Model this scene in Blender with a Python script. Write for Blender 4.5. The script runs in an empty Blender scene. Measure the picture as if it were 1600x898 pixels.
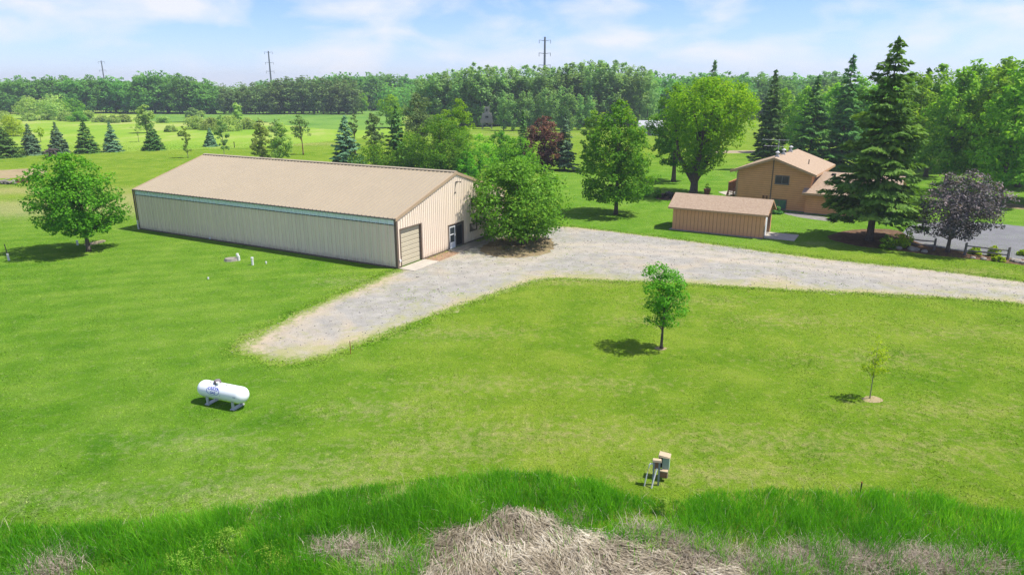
import bpy, bmesh, math
import numpy as np
from mathutils import Vector, Matrix

# ------------------------------------------------------------------ camera, sky, sun, exposure
F_PX, HORIZON, CAM_H = 1078.0, 130.0, 14.5            # focal length and horizon of the 1600 x 898 photograph
PITCH = math.atan((449 - HORIZON) / F_PX)
scene = bpy.context.scene
col = scene.collection
cam_d = bpy.data.cameras.new('camera'); cam = bpy.data.objects.new('camera', cam_d); col.objects.link(cam)
cam.location = (0, 0, CAM_H); cam.rotation_euler = (math.pi / 2 - PITCH, 0, 0)
cam_d.sensor_width = 36.0; cam_d.lens = F_PX / 1600 * 36; cam_d.clip_end = 20000; cam_d.clip_start = 0.1
scene.camera = cam
SUN_ELEV = math.radians(61); SUN_AZ = math.radians(96)   # azimuth clockwise from +Y
sun_vec = Vector((math.sin(SUN_AZ) * math.cos(SUN_ELEV), math.cos(SUN_AZ) * math.cos(SUN_ELEV), math.sin(SUN_ELEV)))
sun_d = bpy.data.lights.new('sun', 'SUN'); sun = bpy.data.objects.new('sun', sun_d); col.objects.link(sun)
sun_d.energy = 2.7; sun_d.angle = math.radians(1.0); sun_d.color = (1.0, 0.95, 0.86)
sun.rotation_euler = (-sun_vec).to_track_quat('-Z', 'Y').to_euler()
sun.location = (40, 20, 80)
scene.view_settings.view_transform = 'Standard'; scene.view_settings.look = 'None'
scene.view_settings.gamma = 1.0; scene.view_settings.exposure = 1.5
scene.cycles.max_bounces = 10; scene.cycles.diffuse_bounces = 6; scene.cycles.transmission_bounces = 6
scene.cycles.transparent_max_bounces = 6; scene.cycles.volume_bounces = 0
scene.cycles.use_adaptive_sampling = True; scene.cycles.adaptive_threshold = 0.01; scene.cycles.use_denoising = True; scene.cycles.denoising_prefilter = 'NONE'

world = bpy.data.worlds.new('World'); scene.world = world; world.use_nodes = True
nt = world.node_tree; nt.nodes.clear()
def N(t, typ, **kw):
    n = t.nodes.new(typ)
    for k, v in kw.items(): setattr(n, k, v)
    return n
def link(t, a, b): t.links.new(a, b)
sky = N(nt, 'ShaderNodeTexSky'); sky.sky_type = 'NISHITA'; sky.sun_disc = False
sky.sun_elevation = SUN_ELEV; sky.sun_rotation = SUN_AZ
sky.air_density = 1.0; sky.dust_density = 0.2; sky.ozone_density = 3.0; sky.altitude = 300
tc = N(nt, 'ShaderNodeTexCoord')
mp = N(nt, 'ShaderNodeMapping'); mp.inputs['Scale'].default_value = (5.5, 5.5, 15.0); mp.inputs['Location'].default_value = (2.3, 0.2, 0.9)
link(nt, tc.outputs['Generated'], mp.inputs['Vector'])
nz = N(nt, 'ShaderNodeTexNoise'); nz.inputs['Scale'].default_value = 1.25; nz.inputs['Detail'].default_value = 9; nz.inputs['Roughness'].default_value = 0.52
nz.inputs['Distortion'].default_value = 0.25
link(nt, mp.outputs[0], nz.inputs['Vector'])
rp = N(nt, 'ShaderNodeValToRGB'); rp.color_ramp.elements[0].position = 0.43; rp.color_ramp.elements[1].position = 0.67
rp.color_ramp.elements[1].color = (0.9, 0.9, 0.9, 1)
link(nt, nz.outputs[0], rp.inputs[0])
mx = N(nt, 'ShaderNodeMixRGB'); mx.inputs[2].default_value = (3.6, 3.62, 3.8, 1)
tintn = N(nt, 'ShaderNodeMixRGB'); tintn.blend_type = 'MULTIPLY'; tintn.inputs[0].default_value = 1.0; tintn.inputs[2].default_value = (0.43, 0.485, 0.72, 1)
link(nt, sky.outputs[0], tintn.inputs[1])
link(nt, rp.outputs[0], mx.inputs[0]); link(nt, tintn.outputs[0], mx.inputs[1])
bg = N(nt, 'ShaderNodeBackground'); bg.inputs['Strength'].default_value = 0.094
link(nt, mx.outputs[0], bg.inputs['Color'])
wo = N(nt, 'ShaderNodeOutputWorld'); link(nt, bg.outputs[0], wo.inputs['Surface'])

# ------------------------------------------------------------------ survey helpers: a row and column of the photo -> a point on the ground
def G(px, py, z=0.0):
    u = (px - 800) / F_PX; v = (py - 449) / F_PX
    d = (u, math.cos(PITCH) - v * math.sin(PITCH), -math.sin(PITCH) - v * math.cos(PITCH))
    t = (z - CAM_H) / d[2]
    return Vector((d[0] * t, d[1] * t, z))
def rowof(b, h):
    zc = b[1] * math.cos(PITCH) + (CAM_H - h) * math.sin(PITCH)
    return 449 + F_PX * ((CAM_H - h) * math.cos(PITCH) - b[1] * math.sin(PITCH)) / zc
def tall(b, row):
    lo, hi = 0.0, 90.0
    for _ in range(50):
        m = (lo + hi) / 2
        if rowof(b, m) > row: lo = m
        else: hi = m
    return lo
def ppm(b): return F_PX / (b[1] * math.cos(PITCH) + CAM_H * math.sin(PITCH))

# ------------------------------------------------------------------ object helpers
def tag(o, label=None, cat=None, group=None, kind=None):
    if label: o['label'] = label
    if cat: o['category'] = cat
    if group: o['group'] = group
    if kind: o['kind'] = kind
    return o
def empty(name, loc, rz=0.0):
    o = bpy.data.objects.new(name, None); col.objects.link(o)
    o.location = loc; o.rotation_euler = (0, 0, rz); o.empty_display_size = 0.3
    return o
def add(name, me, parent=None, loc=None, rz=0.0):
    o = bpy.data.objects.new(name, me); col.objects.link(o)
    if parent is not None: o.parent = parent
    if loc is not None: o.location = loc
    if rz: o.rotation_euler = (0, 0, rz)
    return o
def mesh_np(name, V, faces, mats, tint=None, matidx=None, smooth=False, attrs=None):
    V = np.asarray(V, np.float32).reshape(-1, 3)
    me = bpy.data.meshes.new(name)
    me.vertices.add(len(V)); me.vertices.foreach_set('co', V.ravel())
    loops = []; starts = []; s = 0
    for f in faces:
        f = np.asarray(f, np.int32)
        if f.size == 0: continue
        k = f.shape[1]; loops.append(f.ravel()); starts.append(s + np.arange(len(f)) * k); s += f.size
    loops = np.concatenate(loops); starts = np.concatenate(starts).astype(np.int32)
    me.loops.add(len(loops)); me.loops.foreach_set('vertex_index', loops)
    me.polygons.add(len(starts)); me.polygons.foreach_set('loop_start', starts)
    if matidx is not None: me.polygons.foreach_set('material_index', np.asarray(matidx, np.int32))
    me.update(calc_edges=True)
    if smooth: me.polygons.foreach_set('use_smooth', np.ones(len(starts), bool))
    for k, v in (attrs or {}).items():
        a = me.attributes.new(k, 'FLOAT', 'POINT'); a.data.foreach_set('value', np.asarray(v, np.float32))
    if tint is not None:
        a = me.attributes.new('tint', 'FLOAT', 'POINT'); a.data.foreach_set('value', np.asarray(tint, np.float32))
    for m in (mats if isinstance(mats, (list, tuple)) else [mats]): me.materials.append(m)
    return me
class MB:
    """collects boxes, prisms and tubes, in one frame, into one mesh"""
    def __init__(s): s.v = []; s.f = []
    def quad(s, a, b, c, d): s.poly([a, b, c, d])
    def poly(s, pts):
        n = len(s.v); s.v += [tuple(p) for p in pts]; s.f.append(tuple(range(n, n + len(pts)))); return s
    def box(s, x0, x1, y0, y1, z0, z1):
        n = len(s.v)
        s.v += [(x0, y0, z0), (x1, y0, z0), (x1, y1, z0), (x0, y1, z0), (x0, y0, z1), (x1, y0, z1), (x1, y1, z1), (x0, y1, z1)]
        s.f += [tuple(n + i for i in q) for q in ((3, 2, 1, 0), (4, 5, 6, 7), (0, 1, 5, 4), (1, 2, 6, 5), (2, 3, 7, 6), (3, 0, 4, 7))]
        return s
    def prism(s, base, top):
        n = len(s.v); k = len(base); s.v += [tuple(p) for p in base] + [tuple(p) for p in top]
        s.f.append(tuple(n + i for i in reversed(range(k)))); s.f.append(tuple(n + k + i for i in range(k)))
        for i in range(k): j = (i + 1) % k; s.f.append((n + i, n + j, n + k + j, n + k + i))
        return s
    def tube(s, pts, rad, sides=8, cap=True):
        n = len(s.v); pts = [Vector(p) for p in pts]
        rad = rad if isinstance(rad, (list, tuple)) else [rad] * len(pts)
        for i, p in enumerate(pts):
            t = (pts[min(i + 1, len(pts) - 1)] - pts[max(i - 1, 0)]).normalized()
            a = t.cross(Vector((0, 0, 1))) if abs(t.z) < 0.95 else t.cross(Vector((1, 0, 0)))
            a.normalize(); b = t.cross(a)
            for k in range(sides):
                th = 2 * math.pi * k / sides
                s.v.append(tuple(p + (a * math.cos(th) + b * math.sin(th)) * rad[i]))
        for i in range(len(pts) - 1):
            for k in range(sides):
                j = (k + 1) % sides
                s.f.append((n + i * sides + k, n + i * sides + j, n + (i + 1) * sides + j, n + (i + 1) * sides + k))
        if cap:
            s.f.append(tuple(n + k for k in reversed(range(sides)))); s.f.append(tuple(n + (len(pts) - 1) * sides + k for k in range(sides)))
        return s
    def mesh(s, name, mat, smooth=False):
        me = bpy.data.meshes.new(name); me.from_pydata(s.v, [], s.f); me.materials.append(mat)
        if smooth: me.polygons.foreach_set('use_smooth', np.ones(len(me.polygons), bool))
        bm = bmesh.new(); bm.from_mesh(me); bmesh.ops.recalc_face_normals(bm, faces=bm.faces); bm.to_mesh(me); bm.free()
        return me
    def build(s, name, mat, parent=None, loc=None, rz=0.0, smooth=False):
        return add(name, s.mesh(name, mat, smooth), parent, loc, rz)

# ------------------------------------------------------------------ materials
def mat_new(name):
    m = bpy.data.materials.new(name); m.use_nodes = True
    t = m.node_tree; t.nodes.clear()
    out = N(t, 'ShaderNodeOutputMaterial'); return m, t, out
def ramp(t, fac, stops):
    r = N(t, 'ShaderNodeValToRGB'); e = r.color_ramp.elements
    while len(e) < len(stops): e.new(0.5)
    for i, (p, c) in enumerate(stops): e[i].position = p; e[i].color = (*c, 1) if len(c) == 3 else c
    link(t, fac, r.inputs[0]); return r.outputs[0]
def noise(t, scale, detail=4, rough=0.6, vec=None, dist=0.0):
    n = N(t, 'ShaderNodeTexNoise'); n.inputs['Scale'].default_value = scale; n.inputs['Detail'].default_value = detail
    n.inputs['Roughness'].default_value = rough; n.inputs['Distortion'].default_value = dist
    if vec is not None: link(t, vec, n.inputs['Vector'])
    return n.outputs['Fac']
def mixc(t, fac, a, b, blend='MIX'):
    m = N(t, 'ShaderNodeMixRGB'); m.blend_type = blend
    for i, v in ((0, fac), (1, a), (2, b)):
        if isinstance(v, (int, float)): m.inputs[i].default_value = v
        elif isinstance(v, tuple): m.inputs[i].default_value = (*v, 1)
        else: link(t, v, m.inputs[i])
    return m.outputs[0]
def math_n(t, op, a, b=0.5, clamp=False):
    m = N(t, 'ShaderNodeMath'); m.operation = op; m.use_clamp = clamp
    for i, v in ((0, a), (1, b)):
        if isinstance(v, (int, float)): m.inputs[i].default_value = v
        else: link(t, v, m.inputs[i])
    return m.outputs[0]
def attr(t, name):
    a = N(t, 'ShaderNodeAttribute'); a.attribute_name = name; return a.outputs['Fac']
def objcoord(t): return N(t, 'ShaderNodeTexCoord').outputs['Object']
def geopos(t): return N(t, 'ShaderNodeNewGeometry').outputs['Position']
def bsdf(t, out, color, rough=0.8, spec=0.2, bump=None, bstr=0.3, bdist=0.02, metal=0.0):
    b = N(t, 'ShaderNodeBsdfPrincipled')
    if isinstance(color, tuple): b.inputs['Base Color'].default_value = (*color, 1)
    else: link(t, color, b.inputs['Base Color'])
    if isinstance(rough, (int, float)): b.inputs['Roughness'].default_value = rough
    else: link(t, rough, b.inputs['Roughness'])
    b.inputs['Specular IOR Level'].default_value = spec; b.inputs['Metallic'].default_value = metal
    if bump is not None:
        bn = N(t, 'ShaderNodeBump'); bn.inputs['Strength'].default_value = bstr; bn.inputs['Distance'].default_value = bdist
        link(t, bump, bn.inputs['Height']); link(t, bn.outputs[0], b.inputs['Normal'])
    link(t, b.outputs[0], out.inputs['Surface']); return b
def plain(name, c, rough=0.7, spec=0.3, var=0.12, scale=3.0, metal=0.0):
    """a coat of one colour with faint blotches, streaks and wear"""
    m, t, out = mat_new(name); v = objcoord(t)
    n = noise(t, scale, 6, 0.65, v)
    lo = tuple(max(0, x * (1 - var)) for x in c); hi = tuple(min(1, x * (1 + var)) for x in c)
    bsdf(t, out, ramp(t, n, [(0.3, lo), (0.7, hi)]), rough, spec, noise(t, scale * 15, 3, 0.6, v), 0.12, 0.01, metal)
    return m
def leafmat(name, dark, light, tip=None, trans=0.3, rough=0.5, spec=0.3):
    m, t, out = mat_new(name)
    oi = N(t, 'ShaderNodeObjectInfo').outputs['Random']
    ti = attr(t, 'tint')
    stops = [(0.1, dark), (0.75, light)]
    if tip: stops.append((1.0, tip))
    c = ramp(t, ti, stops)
    hs = N(t, 'ShaderNodeHueSaturation'); link(t, c, hs.inputs['Color'])
    link(t, math_n(t, 'MULTIPLY_ADD', oi, 0.03), hs.inputs['Hue'])
    hs.inputs['Hue'].links[0].from_node.inputs[2].default_value = 0.485
    vv = math_n(t, 'MULTIPLY_ADD', oi, 0.36); vv.node.inputs[2].default_value = 0.82; link(t, vv, hs.inputs['Value'])
    b = N(t, 'ShaderNodeBsdfPrincipled'); link(t, hs.outputs[0], b.inputs['Base Color'])
    b.inputs['Roughness'].default_value = rough; b.inputs['Specular IOR Level'].default_value = spec
    tr = N(t, 'ShaderNodeBsdfTranslucent')
    link(t, mixc(t, 1.0, hs.outputs[0], (1.15, 1.15, 0.5), 'MULTIPLY'), tr.inputs['Color'])
    ms = N(t, 'ShaderNodeMixShader'); ms.inputs[0].default_value = trans
    link(t, b.outputs[0], ms.inputs[1]); link(t, tr.outputs[0], ms.inputs[2]); link(t, ms.outputs[0], out.inputs['Surface'])
    return m

M = {}
def lawn_color(t, p):
    big = noise(t, 0.055, 4, 0.6, p); mid = noise(t, 0.33, 5, 0.62, p, 0.4); fine = noise(t, 2.3, 6, 0.72, p, 0.0); grain = noise(t, 15, 4, 0.75, p)
    c = ramp(t, mid, [(0.30, (0.074, 0.162, 0.009)), (0.48, (0.112, 0.203, 0.013)), (0.66, (0.168, 0.244, 0.026))])
    c = mixc(t, ramp(t, big, [(0.38, (0, 0, 0)), (0.68, (0.75, 0.75, 0.75))]), c, mixc(t, mid, (0.134, 0.222, 0.014), (0.205, 0.265, 0.034)))
    # dry straw flecks, more of them where the sward is thin
    dry = attr(t, 'dry')
    fl = math_n(t, 'ADD', fine, math_n(t, 'MULTIPLY', dry, 0.23))
    c = mixc(t, ramp(t, fl, [(0.54, (0, 0, 0)), (0.78, (0.75, 0.75, 0.75))]), c, (0.290, 0.270, 0.105))
    c = mixc(t, attr(t, 'lush'), c, mixc(t, 1.0, c, (0.80, 0.98, 1.1), 'MULTIPLY'))
    mow = attr(t, 'mow')
    c = mixc(t, math_n(t, 'MULTIPLY', mow, 0.42), c, mixc(t, 1.0, c, (0.66, 0.80, 0.7), 'MULTIPLY'))
    g = ramp(t, grain, [(0.30, (0.62, 0.62, 0.62)), (0.70, (1.36, 1.36, 1.36))])
    return mixc(t, 0.85, c, g, 'MULTIPLY'), grain, fine
m, t, out = mat_new('lawn'); p = geopos(t)
c, gr, fn = lawn_color(t, p)
bsdf(t, out, c, 0.95, 0.0, math_n(t, 'ADD', gr, math_n(t, 'MULTIPLY', fn, 1.5)), 0.8, 0.10); M['lawn'] = m
m, t, out = mat_new('lawn_blades'); p = geopos(t)
c, gr, fn = lawn_color(t, p); c = mixc(t, 1.0, c, ramp(t, attr(t, 'tint'), [(0, (1.05, 1.05, 1.0)), (1, (1.6, 1.5, 1.3))]), 'MULTIPLY')
b = bsdf(t, out, c, 0.9, 0.0); M['lawn_blades'] = m

def field(name, stops, sc, stretch):
    m, t, out = mat_new(name); p = geopos(t)
    mpn = N(t, 'ShaderNodeMapping'); mpn.inputs['Scale'].default_value = (1, stretch, 1); link(t, p, mpn.inputs[0])
    a = noise(t, sc, 6, 0.65, mpn.outputs[0], 0.3); g = noise(t, 1.3, 5, 0.75, p)
    c = mixc(t, 0.8, ramp(t, a, stops), ramp(t, g, [(0.3, (0.84, 0.84, 0.84)), (0.7, (1.14, 1.14, 1.14))]), 'MULTIPLY')
    bsdf(t, out, c, 0.95, 0.0, g, 0.3, 0.06); M[name] = m
field('meadow', [(0.3, (0.135, 0.265, 0.022)), (0.5, (0.200, 0.305, 0.038)), (0.62, (0.290, 0.330, 0.095)), (0.75, (0.175, 0.285, 0.032))], 0.045, 0.55)
field('wet', [(0.3, (0.080, 0.185, 0.030)), (0.7, (0.165, 0.275, 0.050))], 0.05, 0.6)
field('dirt', [(0.3, (0.22, 0.175, 0.10)), (0.55, (0.30, 0.24, 0.14)), (0.8, (0.15, 0.165, 0.04))], 0.3, 1.6)
field('sand', [(0.3, (0.24, 0.195, 0.125)), (0.7, (0.33, 0.28, 0.19))], 0.9, 1.0)
field('mulch', [(0.3, (0.07, 0.045, 0.03)), (0.6, (0.15, 0.095, 0.06)), (0.85, (0.22, 0.16, 0.11))], 2.0, 1.0)
field('litter', [(0.3, (0.12, 0.09, 0.05)), (0.55, (0.24, 0.19, 0.11)), (0.8, (0.16, 0.17, 0.05))], 0.8, 1.0)

m, t, out = mat_new('gravel'); p = geopos(t)
big = noise(t, 0.16, 4, 0.6, p, 0.5); mid = noise(t, 0.9, 5, 0.65, p, 0.3); fine = noise(t, 7, 5, 0.8, p)
vor = N(t, 'ShaderNodeTexVoronoi'); vor.inputs['Scale'].default_value = 17; link(t, p, vor.inputs['Vector'])
edge = attr(t, 'edge')
c = ramp(t, mid, [(0.3, (0.222, 0.214, 0.194)), (0.55, (0.284, 0.273, 0.247)), (0.75, (0.345, 0.330, 0.296))])
c = mixc(t, ramp(t, math_n(t, 'ADD', big, math_n(t, 'MULTIPLY', edge, 0.28)), [(0.5, (0, 0, 0)), (0.75, (0.85, 0.85, 0.85))]), c, (0.40, 0.325, 0.22))
weed = math_n(t, 'ADD', math_n(t, 'MULTIPLY', noise(t, 1.5, 5, 0.75, p, 0.6), 1.0), math_n(t, 'MULTIPLY', math_n(t, 'SUBTRACT', noise(t, 0.11, 2, 0.5, p), 0.5), 0.55))
c = mixc(t, ramp(t, math_n(t, 'ADD', weed, math_n(t, 'MULTIPLY', edge, 0.05)), [(0.53, (0, 0, 0)), (0.72, (0.6, 0.6, 0.6))]), c, (0.150, 0.180, 0.035))
c = mixc(t, 0.26, c, ramp(t, vor.outputs['Color'], [(0.0, (0.72, 0.72, 0.72)), (1.0, (1.28, 1.25, 1.2))]), 'MULTIPLY')
c = mixc(t, 0.34, c, ramp(t, fine, [(0.3, (0.72, 0.72, 0.72)), (0.7, (1.25, 1.25, 1.25))]), 'MULTIPLY')
c = mixc(t, math_n(t, 'MULTIPLY', attr(t, 'track'), 0.7), c, mixc(t, mid, (0.33, 0.288, 0.232), (0.43, 0.38, 0.31)))
c = mixc(t, ramp(t, math_n(t, 'ADD', math_n(t, 'MULTIPLY', attr(t, 'weedy'), 0.22), noise(t, 0.8, 6, 0.75, p, 0.5)), [(0.55, (0, 0, 0)), (0.78, (0.75, 0.75, 0.75))]), c, (0.265, 0.265, 0.105))
gn = math_n(t, 'ADD', math_n(t, 'MULTIPLY', edge, 0.62), math_n(t, 'MULTIPLY', noise(t, 1.7, 6, 0.8, p, 0.4), 0.9))
c = mixc(t, ramp(t, gn, [(0.76, (0, 0, 0)), (0.98, (0.9, 0.9, 0.9))]), c, mixc(t, fine, (0.085, 0.165, 0.010), (0.170, 0.225, 0.030)))
bsdf(t, out, c, 0.95, 0.05, math_n(t, 'ADD', vor.outputs['Distance'], fine), 0.5, 0.02); M['gravel'] = m

m, t, out = mat_new('asphalt'); p = geopos(t)
c = mixc(t, 0.6, ramp(t, noise(t, 0.5, 5, 0.65, p), [(0.3, (0.135, 0.135, 0.145)), (0.7, (0.185, 0.185, 0.195))]), ramp(t, noise(t, 22, 3, 0.8, p), [(0.3, (0.75, 0.75, 0.75)), (0.7, (1.2, 1.2, 1.2))]), 'MULTIPLY')
bsdf(t, out, c, 0.9, 0.1, noise(t, 30, 3, 0.8, p), 0.4, 0.01); M['asphalt'] = m

m, t, out = mat_new('shingle'); p = objcoord(t)
br = N(t, 'ShaderNodeTexNoise'); br.inputs['Scale'].default_value = 5; br.inputs['Detail'].default_value = 6; link(t, p, br.inputs[0])
c = mixc(t, 0.7, ramp(t, br.outputs[0], [(0.3, (0.300, 0.218, 0.155)), (0.7, (0.375, 0.288, 0.210))]), ramp(t, noise(t, 24, 3, 0.8, p), [(0.3, (0.75, 0.75, 0.75)), (0.7, (1.2, 1.2, 1.2))]), 'MULTIPLY')
bsdf(t, out, c, 0.95, 0.05, noise(t, 24, 3, 0.8, p), 0.5, 0.02); M['shingle'] = m

for nm, cc, rr, sp, va, sc in (
    ('steel_wall', (0.70, 0.595, 0.475), 0.45, 0.4, 0.04, 0.7), ('steel_roof', (0.325, 0.265, 0.182), 0.42, 0.4, 0.05, 0.5),
    ('strip', (0.72, 0.82, 0.82), 0.35, 0.4, 0.06, 0.8), ('trim', (0.128, 0.094, 0.071), 0.5, 0.3, 0.1, 2), ('trim_tan', (0.36, 0.265, 0.17), 0.5, 0.3, 0.06, 2),
    ('gutter', (0.090, 0.083, 0.079), 0.45, 0.4, 0.1, 2), ('garage_door', (0.45, 0.40, 0.29), 0.5, 0.3, 0.05, 1.5), ('white', (0.663, 0.671, 0.680), 0.5, 0.3, 0.04, 2),
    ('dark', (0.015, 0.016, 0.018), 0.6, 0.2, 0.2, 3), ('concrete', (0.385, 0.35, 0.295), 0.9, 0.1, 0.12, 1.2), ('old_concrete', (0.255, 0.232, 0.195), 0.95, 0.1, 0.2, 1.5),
    ('tank', (0.760, 0.779, 0.807), 0.32, 0.45, 0.03, 1.5), ('dome', (0.165, 0.143, 0.150), 0.6, 0.3, 0.25, 8), ('steel', (0.24, 0.25, 0.26), 0.45, 0.5, 0.12, 5),
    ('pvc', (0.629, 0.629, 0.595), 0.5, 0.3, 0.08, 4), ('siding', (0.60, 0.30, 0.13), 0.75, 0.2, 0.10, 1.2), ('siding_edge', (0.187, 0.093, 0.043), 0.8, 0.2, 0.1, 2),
    ('shed_wood', (0.63, 0.315, 0.165), 0.8, 0.2, 0.09, 1.4), ('fascia', (0.42, 0.26, 0.15), 0.75, 0.2, 0.08, 2), ('frame', (0.128, 0.120, 0.109), 0.6, 0.3, 0.1, 3),
    ('deck', (0.40, 0.175, 0.09), 0.8, 0.2, 0.15, 3), ('greywood', (0.150, 0.139, 0.128), 0.9, 0.1, 0.25, 5), ('standwood', (0.225, 0.217, 0.206), 0.9, 0.1, 0.2, 3),
    ('rust', (0.225, 0.090, 0.030), 0.85, 0.1, 0.3, 12), ('blackpost', (0.026, 0.025, 0.022), 0.7, 0.2, 0.2, 10), ('tanlid', (0.413, 0.330, 0.210), 0.6, 0.3, 0.08, 6),
    ('palegreen', (0.270, 0.352, 0.277), 0.55, 0.3, 0.08, 6), ('brownbox', (0.240, 0.128, 0.075), 0.7, 0.2, 0.2, 8), ('pole', (0.098, 0.109, 0.120), 0.6, 0.3, 0.08, 0.3),
    ('tin', (0.420, 0.427, 0.434), 0.35, 0.5, 0.1, 6), ('ink', (0.030, 0.060, 0.420), 0.5, 0.3, 0.02, 4), ('blackink', (0.075, 0.075, 0.083), 0.6, 0.2, 0.1, 6),
    ('oxide', (0.210, 0.075, 0.068), 0.8, 0.2, 0.25, 5), ('log', (0.270, 0.240, 0.203), 0.9, 0.1, 0.25, 4), ('junk', (0.09, 0.075, 0.065), 0.9, 0.1, 0.6, 5),
    ('siding_lap_shade', (0.40, 0.19, 0.08), 0.8, 0.1, 0.1, 2), ('foundation', (0.203, 0.188, 0.173), 0.95, 0.1, 0.2, 2), ('farwhite', (0.585, 0.585, 0.585), 0.6, 0.2, 0.05, 1)):
    M[nm] = plain(nm, cc, rr, sp, va, sc)
def steel_sheet(name, c, foot):
    m, t, out = mat_new(name); p = geopos(t)
    mpn = N(t, 'ShaderNodeMapping'); mpn.inputs['Scale'].default_value = (2.2, 2.2, 0.12); link(t, p, mpn.inputs[0])
    st = noise(t, 1.6, 5, 0.65, mpn.outputs[0]); bl = noise(t, 0.35, 4, 0.6, p)
    cc = ramp(t, st, [(0.25, tuple(x * .93 for x in c)), (0.6, c), (0.85, tuple(min(1, x * 1.05) for x in c))])
    cc = mixc(t, 0.5, cc, ramp(t, bl, [(0.3, (.92, .92, .93)), (0.7, (1.05, 1.04, 1.03))]), 'MULTIPLY')
    if foot:
        sx = N(t, 'ShaderNodeSeparateXYZ'); link(t, p, sx.inputs[0])
        f = math_n(t, 'SUBTRACT', math_n(t, 'MULTIPLY', noise(t, 1.8, 5, 0.7, p), 1.0), sx.outputs['Z'])
        cc = mixc(t, ramp(t, f, [(0.0, (0, 0, 0)), (0.45, (.55, .55, .55))]), cc, (0.30, 0.25, 0.17))
    bsdf(t, out, cc, 0.48, 0.35, noise(t, 0.9, 2, 0.5, p), 0.08, 0.05); M[name] = m
steel_sheet('steel_wall', (0.76, 0.64, 0.51), True); steel_sheet('steel_roof', (0.335, 0.278, 0.192), False)
m, t, out = mat_new('glass'); b = bsdf(t, out, (0.035, 0.045, 0.05), 0.08, 0.8); M['glass'] = m
m, t, out = mat_new('green_glass'); b = bsdf(t, out, (0.05, 0.13, 0.10), 0.12, 0.7); M['green_glass'] = m
m, t, out = mat_new('bark'); p = objcoord(t)
mpn = N(t, 'ShaderNodeMapping'); mpn.inputs['Scale'].default_value = (1, 1, 0.2); link(t, p, mpn.inputs[0])
bn = noise(t, 9, 5, 0.7, mpn.outputs[0])
bsdf(t, out, ramp(t, bn, [(0.3, (0.055, 0.043, 0.034)), (0.7, (0.16, 0.13, 0.105))]), 0.95, 0.05, bn, 0.8, 0.04); M['bark'] = m
m, t, out = mat_new('pale_bark'); p = objcoord(t); bn = noise(t, 6, 5, 0.7, p)
bsdf(t, out, ramp(t, bn, [(0.3, (0.15, 0.125, 0.10)), (0.7, (0.30, 0.265, 0.22))]), 0.95, 0.05, bn, 0.6, 0.03); M['pale_bark'] = m
m, t, out = mat_new('pine_bark'); p = objcoord(t); bn = noise(t, 6, 5, 0.7, p)
bsdf(t, out, ramp(t, bn, [(0.3, (0.12, 0.065, 0.04)), (0.7, (0.26, 0.15, 0.09))]), 0.95, 0.05, bn, 0.6, 0.03); M['pine_bark'] = m

M['lf_maple'] = leafmat('leaf_maple', (0.049, 0.165, 0.008), (0.155, 0.356, 0.018), (0.357, 0.488, 0.030), 0.48, 0.6, 0.12)
M['lf_ash'] = leafmat('leaf_ash', (0.052, 0.165, 0.007), (0.155, 0.363, 0.018), None, 0.46, 0.6, 0.12)
M['lf_shiny'] = leafmat('leaf_shiny', (0.058, 0.205, 0.014), (0.160, 0.430, 0.036), (0.290, 0.570, 0.095), 0.45, 0.65, 0.05)
M['lf_lime'] = leafmat('leaf_lime', (0.100, 0.300, 0.006), (0.255, 0.500, 0.012), (0.390, 0.580, 0.016), 0.52, 0.65, 0.05)
M['lf_red'] = leafmat('leaf_red', (0.050, 0.020, 0.016), (0.185, 0.085, 0.060), (0.320, 0.150, 0.090), 0.30, 0.6, 0.12)
M['lf_purple'] = leafmat('leaf_purple', (0.036, 0.046, 0.041), (0.134, 0.109, 0.118), (0.333, 0.243, 0.256), 0.21, 0.55, 0.25)
M['lf_aspen'] = leafmat('leaf_aspen', (0.125, 0.280, 0.065), (0.280, 0.460, 0.150), (0.380, 0.540, 0.210), 0.52, 0.6, 0.1)
M['lf_oak'] = leafmat('leaf_oak', (0.072, 0.217, 0.041), (0.186, 0.405, 0.071), None, 0.48, 0.6, 0.1)
M['lf_wood'] = leafmat('leaf_wood', (0.091, 0.265, 0.010), (0.270, 0.499, 0.029), (0.460, 0.638, 0.058), 0.53, 0.6, 0.12)
M['lf_willow'] = leafmat('leaf_willow', (0.218, 0.346, 0.058), (0.384, 0.525, 0.128), (0.538, 0.576, 0.243), 0.53, 0.6, 0.1)
M['lf_sapling'] = leafmat('leaf_sapling', (0.068, 0.237, 0.009), (0.181, 0.435, 0.020), (0.319, 0.527, 0.028), 0.54, 0.6, 0.1)
M['lf_lemon'] = leafmat('leaf_lemon', (0.243, 0.410, 0.013), (0.422, 0.550, 0.018), None, 0.55, 0.6, 0.1)
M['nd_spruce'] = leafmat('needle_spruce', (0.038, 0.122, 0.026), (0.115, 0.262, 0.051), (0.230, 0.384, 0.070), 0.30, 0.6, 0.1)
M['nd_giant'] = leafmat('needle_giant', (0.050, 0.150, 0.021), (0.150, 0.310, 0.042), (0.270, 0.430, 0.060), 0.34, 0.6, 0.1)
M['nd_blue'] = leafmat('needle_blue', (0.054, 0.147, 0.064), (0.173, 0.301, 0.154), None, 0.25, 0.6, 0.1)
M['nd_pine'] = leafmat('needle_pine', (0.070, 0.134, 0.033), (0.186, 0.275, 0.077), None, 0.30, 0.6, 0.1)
M['grass_tall'] = leafmat('grass_tall', (0.074, 0.262, 0.008), (0.179, 0.448, 0.015), (0.371, 0.525, 0.077), 0.55, 0.6, 0.1)
M['grass_dry'] = leafmat('grass_dry', (0.190, 0.152, 0.104), (0.430, 0.368, 0.285), (0.590, 0.535, 0.445), 0.20, 0.6, 0.2)
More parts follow.
